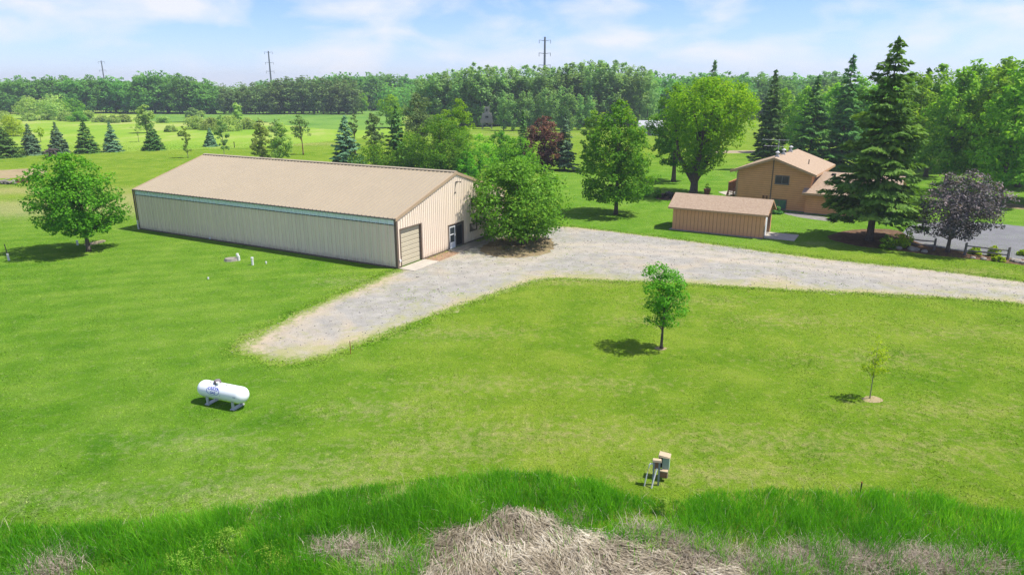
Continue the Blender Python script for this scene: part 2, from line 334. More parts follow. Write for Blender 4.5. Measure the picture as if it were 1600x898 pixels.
M['weed'] = leafmat('weed', (0.166, 0.333, 0.026), (0.346, 0.499, 0.070), None, 0.53, 0.6, 0.1)

# ------------------------------------------------------------------ ground and other sheets
rng = np.random.default_rng(7)
def densify(poly, step, jitter, r):
    pts = []
    n = len(poly)
    for i in range(n):
        a = np.array(poly[i][:2]); b = np.array(poly[(i + 1) % n][:2]); k = max(1, int(np.linalg.norm(b - a) / step))
        for j in range(k): pts.append(a + (b - a) * j / k)
    pts = np.array(pts)
    nrm = np.roll(pts, -1, 0) - np.roll(pts, 1, 0); nrm = np.stack([-nrm[:, 1], nrm[:, 0]], 1); nrm /= (np.linalg.norm(nrm, axis=1, keepdims=True) + 1e-9)
    w = r.normal(size=len(pts)); w2 = np.convolve(np.concatenate([w[-6:], w, w[:6]]), np.ones(7) / 7, 'same')[6:-6] * 2
    return pts + nrm * ((w * 0.45 + w2) * jitter)[:, None]
def smooth_poly(px, closed=True, rounds=2):
    p = np.array(px, float)
    for _ in range(rounds):
        q = np.roll(p, -1, 0); a = p * 0.75 + q * 0.25; b = p * 0.25 + q * 0.75
        p = np.stack([a, b], 1).reshape(-1, 2)
    return p
def inside(poly, P):
    x, y = P[:, 0], P[:, 1]; r = np.zeros(len(P), bool); n = len(poly); j = n - 1
    for i in range(n):
        xi, yi = poly[i]; xj, yj = poly[j]
        r ^= ((yi > y) != (yj > y)) & (x < (xj - xi) * (y - yi) / (yj - yi + 1e-12) + xi); j = i
    return r
def dist_poly(poly, P):
    d = np.full(len(P), 1e9)
    A = np.asarray(poly); B = np.roll(A, -1, 0)
    for a, b in zip(A, B):
        ab = b - a; tt = np.clip(((P - a) @ ab) / (ab @ ab + 1e-12), 0, 1); d = np.minimum(d, np.linalg.norm(P - a - tt[:, None] * ab, axis=1))
    return d
def world_poly(px, rounds=1): return smooth_poly([G(*q)[:2] for q in px], rounds=rounds)
def sheet(name, poly, z, mat, kind='structure', parent=None, edge=False):
    bm = bmesh.new(); vs = [bm.verts.new((float(x), float(y), z)) for x, y in poly]; f = bm.faces.new(vs)
    if f.normal.z < 0: f.normal_flip()
    bmesh.ops.triangulate(bm, faces=[f]); me = bpy.data.meshes.new(name); bm.to_mesh(me); bm.free(); me.materials.append(mat)
    o = add(name, me, parent)
    if kind: tag(o, kind=kind)
    return o
DRY = [(G(60, 325), 20, 6, 1.7), (G(20, 298), 20, 4, 1.3), (G(205, 310), 5, 8, 1.4), (G(300, 690), 4, 1.2, .5), (G(450, 770), 6, 1.2, .8), (G(600, 640), 4, 1.2, .6), (G(840, 680), 7, 1.8, .6),
       (G(900, 440), 6, 1.2, .7), (G(640, 460), 3, 1, .5), (G(1480, 425), 5, 1.2, .9), (G(1275, 380), 2.2, .8, .9), (G(1180, 690), 6, 1.5, .6), (G(1130, 740), 4, .8, .8), (G(1400, 700), 7, 2, .5),
       (G(1090, 470), 5, 1.5, .5), (G(720, 520), 5, 1.2, .6), (G(690, 700), 5, 1.4, .6), (G(1000, 500), 3, 1, .6), (G(100, 780), 5, 1, .6), (G(480, 225), 12, 5, .9), (G(800, 210), 30, 8, .6), (G(540, 440), 3, 1.4, .6), (G(1380, 560), 6, 1.6, .5), (G(760, 600), 5, 1.3, .5), (G(1230, 500), 5, 1.5, .55), (G(930, 600), 4, 1.2, .5), (G(1500, 520), 5, 1.4, .5), (G(540, 730), 5, 1.2, .6), (G(1480, 640), 5, 1.4, .5)]
def dryness(P):
    d = np.zeros(len(P))
    for c, rx, ry, s in DRY: d = np.maximum(d, s * np.exp(-(((P[:, 0] - c[0]) / rx) ** 2 + ((P[:, 1] - c[1]) / ry) ** 2)))
    return d
def mowing(P):
    wob = 0.5 * np.sin(P[:, 0] * 0.11) + 0.3 * np.sin(P[:, 0] * 0.047 + 2)
    s = .5 + .5 * np.tanh(2.5 * np.sin((P[:, 1] - 0.28 * P[:, 0] + wob) * 2 * math.pi / 2.3))
    w = np.clip((-4 - P[:, 0]) / 10, 0.25, 1) * np.clip((85 - P[:, 1]) / 15, 0, 1)
    return s * w
def lush(P): return np.clip((-1 - P[:, 0] - .15 * (P[:, 1] - 40)) / 14, 0, 1) * np.clip((95 - P[:, 1]) / 25, 0, 1) * .85 + 1.15 * np.clip((P[:, 1] - 58) / 8, 0, 1) * np.clip((P[:, 0] - 2) / 6, 0, 1) * np.clip((150 - P[:, 1]) / 40, 0, 1)
xs = np.concatenate([[-2600, -1600, -1000, -500, -300, -200, -150], np.arange(-110, 111, 0.8), [150, 200, 300, 500, 1000, 1600, 2600]])
ys = np.concatenate([[-1200, -600, -100, -20, 0], np.arange(10, 100, 0.65), np.arange(100, 260, 4), [300, 400, 600, 1000, 1800, 2600]])
X, Y = np.meshgrid(xs, ys); P2 = np.stack([X.ravel(), Y.ravel()], 1)
idx = np.arange(len(P2)).reshape(X.shape)
quads = np.stack([idx[:-1, :-1].ravel(), idx[:-1, 1:].ravel(), idx[1:, 1:].ravel(), idx[1:, :-1].ravel()], 1)
me = mesh_np('ground', np.column_stack([P2, np.zeros(len(P2))]), [quads], M['lawn'], attrs={'dry': dryness(P2), 'mow': mowing(P2), 'lush': lush(P2)})
tag(add('ground', me), kind='structure')

meadow_px = [(-700, 262), (-200, 252), (0, 246), (90, 240), (180, 238), (300, 233), (400, 231), (440, 227), (500, 222), (580, 215), (620, 208), (660, 198), (700, 184), (640, 168), (300, 160), (-300, 160), (-900, 165), (-1200, 200)]
meadow_poly = densify(world_poly(meadow_px), 1.2, 0.25, rng)
sheet('meadow', meadow_poly, 0.004, M['meadow'])
wet_px = [(235, 192), (300, 190), (380, 186), (450, 196), (520, 203), (600, 204), (640, 190), (620, 166), (450, 160), (240, 163), (215, 178)]
sheet('wet_meadow', densify(world_poly(wet_px), 2, 0.5, rng), 0.009, M['wet'])
track_px = [(-500, 268), (-100, 265), (0, 266), (40, 264), (68, 263), (74, 270), (66, 276), (0, 279), (-100, 284), (-500, 300)]
sheet('dirt_track', densify(world_poly(track_px), 0.6, 0.15, rng), 0.005, M['dirt'])
path_px = [(1118, 235.5), (1190, 235), (1300, 238), (1450, 246), (1600, 252), (1600, 258), (1450, 251), (1300, 242.5), (1190, 239.5), (1118, 239.5)]
sheet('gravel_path', densify(world_poly(path_px, 1), 1.2, 0.15, rng), 0.005, M['sand'])
gravel_px = [(352, 547), (375, 532), (410, 514), (450, 492), (500, 470), (560, 445), (600, 427), (623, 421), (660, 405), (700, 391), (765, 368), (810, 358), (860, 352), (900, 354), (960, 361), (1050, 372), (1175, 389), (1250, 399), (1350, 410), (1450, 420),
             (1530, 430), (1600, 439), (1800, 465), (2200, 520), (2200, 600), (1800, 505), (1600, 475), (1500, 468), (1400, 461), (1280, 457), (1200, 452), (1100, 446), (1060, 443), (980, 441), (910, 438), (860, 435), (820, 444), (770, 462), (720, 480),
             (660, 503), (600, 525), (550, 546), (500, 563), (450, 571), (415, 567), (380, 557)]
gravel_base = world_poly(gravel_px, 1)
gravel_poly = densify(gravel_base, 0.3, 0.22, rng)
bm = bmesh.new(); vs = [bm.verts.new((float(x), float(y), 0.006)) for x, y in gravel_poly]; f = bm.faces.new(vs)
if f.normal.z < 0: f.normal_flip()
gx = np.arange(-30, 60, 0.7); gy = np.arange(28, 80, 0.7); GX, GY = np.meshgrid(gx, gy)
bmesh.ops.triangulate(bm, faces=[f])
for axis, vals in ((0, np.arange(-26, 62, 0.9)), (1, np.arange(28, 80, 0.9))):
    no = (1, 0, 0) if axis == 0 else (0, 1, 0)
    for v in vals:
        co = (float(v), 0, 0) if axis == 0 else (0, float(v), 0)
        bmesh.ops.bisect_plane(bm, geom=bm.verts[:] + bm.edges[:] + bm.faces[:], plane_co=co, plane_no=no)
me = bpy.data.meshes.new('gravel_driveway'); bm.to_mesh(me); bm.free(); me.materials.append(M['gravel'])
co = np.zeros(len(me.vertices) * 3, np.float32); me.vertices.foreach_get('co', co); co = co.reshape(-1, 3)[:, :2]
ed = np.clip(1 - dist_poly(gravel_base, co) / (1.3 + 1.3 * np.clip((-2 - co[:, 0]) / 10, 0, 1)), 0, 1)
a = me.attributes.new('edge', 'FLOAT', 'POINT'); a.data.foreach_set('value', ed.astype(np.float32))
trk = np.array([G(*q)[:2] for q in ((640, 444), (760, 420), (880, 386), (1000, 388), (1200, 408), (1400, 428), (1600, 449), (1800, 478), (2200, 550))])
def dist_line(L, P):
    d = np.full(len(P), 1e9)
    for a_, b_ in zip(L[:-1], L[1:]):
        ab = b_ - a_; tt = np.clip(((P - a_) @ ab) / (ab @ ab), 0, 1); d = np.minimum(d, np.linalg.norm(P - a_ - tt[:, None] * ab, axis=1))
    return d
low = np.array([G(*q)[:2] for q in ((420, 567), (550, 546), (720, 480), (860, 435), (980, 441), (1100, 446), (1280, 457), (1600, 475), (1800, 505))])
a = me.attributes.new('weedy', 'FLOAT', 'POINT'); a.data.foreach_set('value', np.exp(-(dist_line(low, co) / 2.4) ** 2).astype(np.float32))
dl = dist_line(trk, co); a = me.attributes.new('track', 'FLOAT', 'POINT'); a.data.foreach_set('value', (np.exp(-((dl - 1.1) / .75) ** 2) * np.clip((co[:, 0] + 8) / 12, 0, 1)).astype(np.float32))
tag(add('gravel_driveway', me), kind='structure')
asphalt_px = [(1412, 360), (1425, 350), (1480, 346), (1556, 349), (1600, 354), (1800, 372), (2100, 400), (2100, 470), (1800, 434), (1600, 405), (1540, 399), (1480, 389), (1425, 379), (1408, 370)]
asphalt_poly = densify(world_poly(asphalt_px, 2), 0.6, 0.03, rng)
sheet('asphalt_driveway', asphalt_poly, 0.007, M['asphalt'])
bed_px = [(1290, 372), (1310, 362), (1345, 358), (1400, 358), (1418, 366), (1424, 378), (1480, 389), (1540, 399), (1600, 405), (1750, 427), (1740, 438), (1600, 414), (1530, 405), (1450, 398), (1390, 390), (1330, 384)]
bed_poly = densify(world_poly(bed_px), 0.4, 0.08, rng)
sheet('mulch_bed', bed_poly, 0.011, M['mulch'])
house_bed_px = [(1228, 331), (1256, 334), (1300, 341), (1300, 347), (1256, 341), (1222, 334)]
sheet('house_bed', densify(world_poly(house_bed_px), 0.4, 0.05, rng), 0.005, M['foundation'])
litter_px = [(745, 388), (770, 375), (800, 368), (860, 370), (872, 384), (850, 398), (800, 404), (760, 400)]
sheet('leaf_litter', densify(world_poly(litter_px), 0.4, 0.15, rng), 0.011, M['litter'])
sheet('bare_earth', densify(world_poly([(1490, 308), (1560, 316), (1640, 324), (1640, 330), (1560, 324), (1490, 314)]), 0.6, 0.1, rng), 0.005, M['litter'])
sheet('sandy_patch', densify(world_poly([(128, 382), (146, 377), (162, 374), (166, 377), (150, 382), (135, 384)]), 0.3, 0.08, rng), 0.005, M['sand'])
sheet('flower_bed', densify(world_poly([(1018, 306), (1035, 301), (1056, 304), (1058, 312), (1030, 313)]), 0.5, 0.06, rng), 0.005, M['mulch'])
sheet('patio', densify(world_poly([(1122, 300), (1150, 297), (1160, 306), (1135, 305)], 0), 0.5, 0.0, rng), 0.006, M['concrete'])

# ------------------------------------------------------------------ foliage builders
def unit(v): return v / (np.linalg.norm(v, axis=-1, keepdims=True) + 1e-9)
def leaf_quads(c, n, size, r, aspect=0.55, t_hint=None):
    k = len(c); n = unit(n); h = r.normal(size=(k, 3)) if t_hint is None else t_hint + r.normal(size=(k, 3)) * 0.25
    tg = unit(h - n * (h * n).sum(1, keepdims=True)); b = np.cross(n, tg)
    s = (np.asarray(size) * r.uniform(0.7, 1.3, k))[:, None]
    V = np.stack([c - tg * s * 0.5, c + b * s * 0.5 * aspect, c + tg * s * 0.5, c - b * s * 0.5 * aspect], 1).reshape(-1, 3)
    Q = np.arange(k * 4).reshape(-1, 4)
    return V, Q
PROF = {'round': ([0, .12, .4, .7, .9, 1], [.5, .85, 1, .85, .5, .12]), 'oval': ([0, .1, .32, .6, .85, 1], [.45, .82, 1, .84, .48, .08]),
        'pyr': ([0, .1, .28, .6, .85, 1], [.65, .95, 1, .80, .45, .08]), 'vase': ([0, .2, .45, .72, .92, 1], [.25, .55, .85, 1, .7, .25]),
        'dome': ([0, .25, .55, .85, 1], [.9, 1, .88, .55, .12]), 'column': ([0, .1, .4, .75, .92, 1], [.35, .75, 1, .8, .45, .08]),
        'egg': ([0, .12, .4, .65, .88, 1], [.42, .72, .95, 1, .8, .35]), 'flat': ([0, .25, .6, .85, 1], [.6, 1, .95, .6, .15])}
def crown_arrays(r, H, R, zb, prof, nl, per, leaf, lobe=0.26, flat=0.75, up=0.8, dx=0.0, inner=0.35):
    pt, pr = PROF[prof]
    ts = np.linspace(0, 1, 60); w = np.interp(ts, pt, pr) + 0.12; w /= w.sum()
    tl = r.choice(ts, nl, p=w) + r.uniform(-.01, .01, nl)
    ang = np.arange(nl) * 2.39996 + r.uniform(-.5, .5, nl)
    fr = np.where(r.random(nl) < inner, r.uniform(0.0, 0.55, nl), r.uniform(0.6, 0.95, nl))
    pw = np.interp(tl, pt, pr)
    lr = lobe * R * r.uniform(0.65, 1.25, nl) * np.clip(0.45 + pw * 0.6, 0.3, 1)
    lr = np.minimum(lr, 0.33 * (H - zb))
    rad = np.maximum(R * pw * fr * r.uniform(0.9, 1.08, nl) - lr * 0.25, 0)
    C = np.stack([dx * np.clip(tl * 2, 0, 1) + rad * np.cos(ang), rad * np.sin(ang), np.minimum(zb + (H - zb) * tl, H - lr * flat * 0.8)], 1)
    C[:, 2] = np.maximum(C[:, 2], zb + lr * flat * 0.6)
    k = np.maximum(5, (per * .56 * (lr / (lobe * R)) ** 1.6)).astype(int)
    li = np.repeat(np.arange(nl), k); n = len(li)
    d = unit(r.normal(size=(n, 3)))
    sh = (0.45 + 0.6 * r.random(n) ** 0.6)[:, None] * lr[li][:, None]
    pos = C[li] + d * sh * np.array([1, 1, flat])
    pos[:, 2] = np.maximum(pos[:, 2], 0.04)
    out_d = unit(C[li] - np.array([dx, 0, zb + (H - zb) * 0.4]))
    nr = d * 0.6 + out_d * 0.3 + np.array([0, 0, up]) + r.normal(size=(n, 3)) * 0.58
    V, Q = leaf_quads(pos, nr, leaf, r)
    lt = r.uniform(0.15, 0.8, nl)
    tip = np.clip(tl, 0, 1) * 0.18
    tint = np.clip(lt[li] * 0.45 + tip[li] + r.uniform(-0.12, 0.55, n), 0, 1)
    return V, Q, np.repeat(tint, 4), C
def limb_mb(mb, r, H, zb, rt, C, nlimb, dx=0.0, fork=None, sides=7):
    lean = r.uniform(-0.15, 0.15, 2) * rt * 2
    topz = zb + (H - zb) * 0.75
    def axis(z):
        q = z / topz; return Vector((dx * 0.7 * q * q + lean[0] * math.sin(q * 3), lean[1] * math.sin(q * 2.4), z))
    zz = [0, 0.05 * topz, 0.15 * topz, zb * 0.9 + 0.1, topz * 0.55, topz * 0.8, topz]; zz = sorted(zz)
    mb.tube([axis(z) for z in zz], [max(rt * 0.08, rt * (1.35 if i == 0 else 1.08 if i == 1 else 1) * (1 - 0.88 * z / topz)) for i, z in enumerate(zz)], sides)
    if len(C):
        for j in r.choice(len(C), min(nlimb, len(C)), replace=False):
            c = Vector(C[j]); z0 = max(zb * 0.75, min(c.z * 0.62, topz * 0.85)); a = axis(z0)
            m1 = a.lerp(c, 0.5) + Vector((0, 0, 0.06 * (c - a).length)); rb = rt * 0.42 * (1 - 0.6 * z0 / H)
            mb.tube([a, m1, c], [rb, rb * 0.6, rb * 0.15], 5, cap=False)
def conifer_arrays(r, H, R, zb=0.0, whorls=26, per=7, spray=0.4, density=1.0, power=0.85, droop=0.28, gaps=0.12, ragged=0.2):
    c = []; n = []; th = []; ti = []
    zs = zb + (H * 0.985 - zb) * (np.linspace(0, 1, whorls) ** 0.92)
    for z in zs:
        q = (z - zb) / (H - zb); Lm = R * (1 - q) ** power + 0.03 * R
        nb = max(4, int(per * (0.55 + 0.6 * (1 - q))))
        a0 = r.uniform(0, 6.28)
        for b in range(nb):
            if r.random() < gaps: continue
            a = a0 + 2 * math.pi * b / nb + r.uniform(-.35, .35); L = Lm * r.uniform(1 - ragged * 1.6, 1 + ragged * 0.7); zz = z + r.uniform(-.5, .5) * H / whorls
            ns = max(5, int(density * 9 * L / spray * (0.5 + 0.35 * L / spray) ** 0.5))
            s = np.sqrt(r.uniform(0.03, 1, ns))
            wid = 0.30 * L * np.sin(np.clip(s, 0, 1) * 2.7) + 0.04
            off = r.uniform(-1, 1, ns) * wid
            dirv = np.array([math.cos(a), math.sin(a), 0]); sd = np.array([-math.sin(a), math.cos(a), 0])
            dz = -droop * L * s + droop * 0.75 * L * s ** 3 * (0.4 + q) + r.normal(size=ns) * 0.05 * spray - np.abs(off) * 0.28
            P = dirv * (s * L)[:, None] + sd * off[:, None]; P[:, 2] = zz + dz
            c.append(P); n.append(np.array([0, 0, 0.8]) + dirv * 0.5 + r.normal(size=(ns, 3)) * 0.38)
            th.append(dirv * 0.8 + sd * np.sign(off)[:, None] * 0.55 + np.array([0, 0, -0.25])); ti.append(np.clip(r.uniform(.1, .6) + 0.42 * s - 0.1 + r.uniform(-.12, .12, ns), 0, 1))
    k = max(10, int(10 * density)); P = np.zeros((k, 3)); P[:, 2] = H - r.uniform(0, 0.08, k) * H; P[:, :2] = r.normal(size=(k, 2)) * 0.02 * R
    c.append(P); n.append(r.normal(size=(k, 3))); th.append(np.tile(np.array([0, 0, 1.0]), (k, 1))); ti.append(np.full(k, .6))
    c = np.concatenate(c); n = np.concatenate(n); th = np.concatenate(th); ti = np.concatenate(ti)
    c[:, 2] = np.maximum(c[:, 2], 0.05)
    V, Q = leaf_quads(c, n, spray * 1.05, r, 0.42, th)
    return V, Q, np.repeat(ti, 4)

def tree(name, label, px, py, ytop, hw, mat, prof='round', zb=0.25, nl=70, per=190, leaf=0.28, seed=1, trunk=None, dx=0.0, bark='bark', cat='tree', group=None, nlimb=14, forks=0, lobe=0.26, flat=0.75, H=None, R=None, inner=0.35):
    b = G(px, py); r = np.random.default_rng(seed); H = H or tall(b, ytop); R = R or hw / ppm(b); dxm = dx / ppm(b)
    root = tag(empty(name, b), label, cat, group)
    if nl >= 90: nl, per, lobe, leaf = int(nl * 2.5), int(per * .66), lobe * .64, leaf * .84
    elif nl >= 40: nl, per, lobe, leaf = int(nl * 2.0), int(per * .78), lobe * .74, leaf * .84
    V, Q, ti, C = crown_arrays(r, H, R, zb * H, prof, nl, per, leaf, dx=dxm, lobe=lobe, flat=flat, inner=inner)
    mb = MB(); rt = trunk or 0.022 * H
    limb_mb(mb, r, H, zb * H, rt, C, nlimb, dxm)
    for k in range(forks):
        a = 2.1 * k + 0.6; q = Vector((math.cos(a) * R * 0.45, math.sin(a) * R * 0.3, H * 0.62)); s0 = Vector((0, 0, zb * H * 0.55))
        mb.tube([s0, s0.lerp(q, 0.45) + Vector((math.cos(a) * 0.15 * R, 0, 0)), q], [rt * 0.7, rt * 0.5, rt * 0.15], 7, cap=False)
    add('trunk', mb.mesh('trunk', M[bark], True), root)
    add('crown', mesh_np('crown', V, [Q], M[mat], ti), root)
    return root
def conifer(name, label, px, py, ytop, hw, mat, seed=1, zb=0.04, whorls=26, per=8, spray=0.4, density=1.0, power=0.85, droop=0.28, gaps=0.1, ragged=0.2, cat='tree', group=None, trunk=None):
    b = G(px, py); r = np.random.default_rng(seed); H = tall(b, ytop); R = hw / ppm(b)
    root = tag(empty(name, b), label, cat, group)
    V, Q, ti = conifer_arrays(r, H, R, zb * H, whorls, per, spray, density, power, droop, gaps, ragged)
    mb = MB(); rt = trunk or 0.016 * H
    mb.tube([(0, 0, 0), (0, 0, 0.04 * H), (0, 0, 0.5 * H), (0, 0, 0.97 * H)], [rt * 1.25, rt, rt * 0.5, rt * 0.06], 8)
    for _ in range(24):
        z = r.uniform(zb * H, 0.7 * H); a = r.uniform(0, 6.28); L = R * (1 - z / H) * 0.7
        mb.tube([(0, 0, z), (math.cos(a) * L, math.sin(a) * L, z - 0.15 * L)], [rt * 0.18, rt * 0.05], 4, cap=False)
    add('trunk', mb.mesh('trunk', M['bark'], True), root)
    add('crown', mesh_np('crown', V, [Q], M[mat], ti), root)
    return root

# ------------------------------------------------------------------ long steel barn (local x: along the ridge towards the door end, y: across)
barn = tag(empty('steel_barn', G(622, 420), -math.radians(28.6)), 'long tan ribbed steel barn with brown trim beside the gravel', 'barn')
BL, BW, BE, BR = 33.3, 17.7, 4.12, 6.82
SL = (BR - BE) / (BW / 2)
NP = 37; PW = BL / NP
def ribs(mb, w, h, ribw=0.05, ribh=0.085, n=2, axis='wall', slope=0.0):
    """one sheet of ribbed steel: x across, z up (wall) with ribs proud towards -y"""
    mb.box(0.011, w - 0.011, 0.0, 0.02, 0, h)
    for k in range(n):
        x = (k + 0.5) * w / n
        mb.prism([(x - ribw, 0, 0), (x + ribw, 0, 0), (x + ribw * 0.5, -ribh, 0), (x - ribw * 0.5, -ribh, 0)],
                 [(x - ribw, 0, h), (x + ribw, 0, h), (x + ribw * 0.5, -ribh, h), (x - ribw * 0.5, -ribh, h)])
    return mb
wall_me = ribs(MB(), PW, 3.42).mesh('wall_panel', M['steel_wall'])
strip_me = ribs(MB(), PW, 0.44).mesh('light_panel', M['strip'])
for side in (0, 1):
    for k in range(NP):
        for me_, nm, z in ((wall_me, 'wall_panel', 0.14), (strip_me, 'light_panel', 3.62)):
            if side == 0: add(nm, me_, barn, (-BL + k * PW, 0, z))
            else: add(nm, me_, barn, (-BL + (k + 1) * PW, BW, z), math.pi)
def profz(y): return BE + SL * min(y, BW - y)
# roof sheets
rl = math.hypot(BW / 2 + 0.12, SL * (BW / 2 + 0.12))
rm = MB()
rm.box(0.003, PW - 0.003, 0, rl, -0.02, 0)
for k in range(2):
    x = (k + 0.5) * PW / 2
    rm.prism([(x - 0.05, 0, 0), (x + 0.05, 0, 0), (x + 0.025, 0, 0.055), (x - 0.025, 0, 0.055)], [(x - 0.05, rl, 0), (x + 0.05, rl, 0), (x + 0.025, rl, 0.055), (x - 0.025, rl, 0.055)])
roof_me = rm.mesh('roof_panel', M['steel_roof'])
ra = math.atan(SL)
for k in range(NP):
    o = add('roof_panel', roof_me, barn, (-BL + k * PW, -0.12, BE - SL * 0.12 + 0.06)); o.rotation_euler = (ra, 0, 0)
    o = add('roof_panel', roof_me, barn, (-BL + (k + 1) * PW, BW + 0.12, BE - SL * 0.12 + 0.06)); o.rotation_euler = (ra, 0, math.pi)
MB().prism([(-BL - 0.06, BW / 2 - 0.22, BR + 0.055), (-BL - 0.06, BW / 2, BR + 0.125), (-BL - 0.06, BW / 2, BR + 0.175), (-BL - 0.06, BW / 2 - 0.22, BR + 0.105)],
           [(0.06, BW / 2 - 0.22, BR + 0.055), (0.06, BW / 2, BR + 0.125), (0.06, BW / 2, BR + 0.175), (0.06, BW / 2 - 0.22, BR + 0.105)]
           ).prism([(-BL - 0.06, BW / 2 + 0.22, BR + 0.055), (-BL - 0.06, BW / 2, BR + 0.125), (-BL - 0.06, BW / 2, BR + 0.175), (-BL - 0.06, BW / 2 + 0.22, BR + 0.105)],
           [(0.06, BW / 2 + 0.22, BR + 0.055), (0.06, BW / 2, BR + 0.125), (0.06, BW / 2, BR + 0.175), (0.06, BW / 2 + 0.22, BR + 0.105)]).build('ridge_cap', M['steel_roof'], barn)
# door end: sheets cut to the gable and round the openings
DY0, DY1, DZ = 0.50, 3.28, 3.12          # overhead door
EY0, EY1, EZ = 7.50, 9.85, 2.20          # entry
WY0, WY1, WZ0, WZ1 = 11.05, 12.30, 1.02, 1.80   # window
def gable_sheet(y0, y1, z0, z1f, x, sgn):
    mb = MB(); za, zc = z1f(y0), z1f(y1); ym = None
    if y0 < BW / 2 < y1: ym = BW / 2
    pts = [(y0 + .003, z0), (y1 - .003, z0), (y1 - .003, zc)] + ([(ym, z1f(ym))] if ym else []) + [(y0 + .003, za)]
    mb.prism([(x, y, z) for y, z in pts], [(x - sgn * 0.02, y, z) for y, z in pts])
    n = max(1, round((y1 - y0) / 0.3))
    for k in range(n):
        y = y0 + (k + 0.5) * (y1 - y0) / n
        if z1f(y) - z0 < 0.05: continue
        w = 0.05
        mb.prism([(x, y - w, z0), (x, y + w, z0), (x + sgn * .05, y + w * .5, z0), (x + sgn * .05, y - w * .5, z0)],
                 [(x, y - w, z1f(y - w)), (x, y + w, z1f(y + w)), (x + sgn * .05, y + w * .5, z1f(y + w * .5)), (x + sgn * .05, y - w * .5, z1f(y - w * .5))])
    return mb
cuts = sorted(set([0, DY0 - .1, DY1 + .12, EY0 - .08, EY1 + .1, WY0, WY1, BW] + [4.2, 5.1, 6.0, 6.9, 1.4, 2.3, 8.4, 10.45, 13.2, 14.1, 15, 15.9, 16.8]))
for y0, y1 in zip(cuts[:-1], cuts[1:]):
    ym = (y0 + y1) / 2; z0 = 0.14; segs = []
    if DY0 - .1 <= ym <= DY1 + .12: segs = [(DZ + .1, None)]
    elif EY0 - .08 <= ym <= EY1 + .1: segs = [(EZ + .08, None)]
    elif WY0 <= ym <= WY1: segs = [(0.14, WZ0), (WZ1, None)]
    else: segs = [(0.14, None)]
    for a_, b_ in segs:
        fz = profz if b_ is None else (lambda y, b_=b_: b_)
        gable_sheet(y0, y1, a_, fz, 0.0, 1).build('wall_panel', M['steel_wall'], barn)
for k in range(20):
    y0, y1 = k * BW / 20, (k + 1) * BW / 20
    gable_sheet(y0, y1, 0.14, profz, -BL, -1).build('wall_panel', M['steel_wall'], barn)
# trims
tb = M['trim']
MB().box(-BL, 0, -0.035, 0.0, 0.0, 0.137).build('base_trim', tb, barn)
MB().box(-BL, 0, BW, BW + 0.035, 0.0, 0.137).build('base_trim', tb, barn)
MB().box(0.0, 0.03, 3.42, EY0 - .1, 0, 0.137).box(0.0, 0.03, EY1 + .12, BW, 0, 0.137).build('base_trim', tb, barn)
MB().box(-BL, 0, -0.1, -0.088, 3.565, 3.617).build('strip_trim', M['gutter'], barn)
for x, y in ((0, 0), (-BL, 0), (0, BW), (-BL, BW)):
    sx = 1 if x == 0 else -1; sy = -1 if y == 0 else 1
    MB().box(min(x, x + sx * .05), max(x, x + sx * .05), min(y + sy * .045, y - sy * .16), max(y + sy * .045, y - sy * .16), 0, BE - .02).box(
        min(x - sx * .18, x - sx * .002), max(x - sx * .18, x - sx * .002), min(y + sy * .045, y + sy * .004), max(y + sy * .045, y + sy * .004), 0, BE - .02).build('corner_trim', tb, barn)
for y, s in ((0, -1), (BW, 1)):
    y0, y1 = sorted((y + s * 0.09, y + s * 0.22))
    MB().box(-BL - .08, 0.08, y0, y1, BE - 0.075, BE + 0.012).build('gutter', M['gutter'], barn)
for x, s in ((0, 1), (-BL, -1)):
    for side in (0, 1):
        f = (lambda y: y) if side == 0 else (lambda y: BW - y)
        xa, xb = x + s * 0.002, x + s * 0.11
        ya, yb = -0.14, BW / 2
        za, zb_ = BE - SL * 0.14, BR
        q = [(xa, f(ya), za - 0.16), (xa, f(yb), zb_ - 0.16), (xa, f(yb), zb_ + 0.105), (xa, f(ya), za + 0.105)]
        MB().prism(q, [(xb, y, z) for _, y, z in q]).build('rake_trim', M['trim_tan'], barn)
MB().box(-BL - 0.16, -BL - 0.06, -0.16, -0.06, 0.9, BE - .05).build('downspout', tb, barn)
MB().tube([(-BL - .11, -.11, 0.0), (-BL - .11, -.11, .95)], .075, 8).build('drain_pipe', M['pvc'], barn)
# overhead door
gd = MB().box(-0.26, -0.20, DY0, DY1, 0.02, DZ).build('garage_door', M['trim'], barn)
ns = 8
sec = MB().box(-0.2, -0.165, 0.03, DY1 - DY0 - .03, 0.012, DZ / ns - 0.012)
sec.prism([(-.165, .03, .012), (-.165, DY1 - DY0 - .03, .012), (-.148, DY1 - DY0 - .03, .05), (-.148, .03, .05)], [(-.165, .03, DZ / ns - .03), (-.165, DY1 - DY0 - .03, DZ / ns - .03), (-.148, DY1 - DY0 - .03, DZ / ns - .06), (-.148, .03, DZ / ns - .06)])
sec_me = sec.mesh('door_panel', M['garage_door'])
for k in range(ns): add('door_panel', sec_me, gd, (0, DY0, 0.02 + k * (DZ - .02) / ns))
MB().box(-0.26, 0.045, DY0 - .1, DY0 - .002, 0, DZ + .1).build('door_jamb', tb, barn)
MB().box(-0.26, 0.045, DY1 + .002, DY1 + .12, 0, DZ + .1).build('door_jamb', tb, barn)
MB().box(-0.26, 0.045, DY0 - .002, DY1 + .002, DZ + .002, DZ + .1).build('door_header', tb, barn)
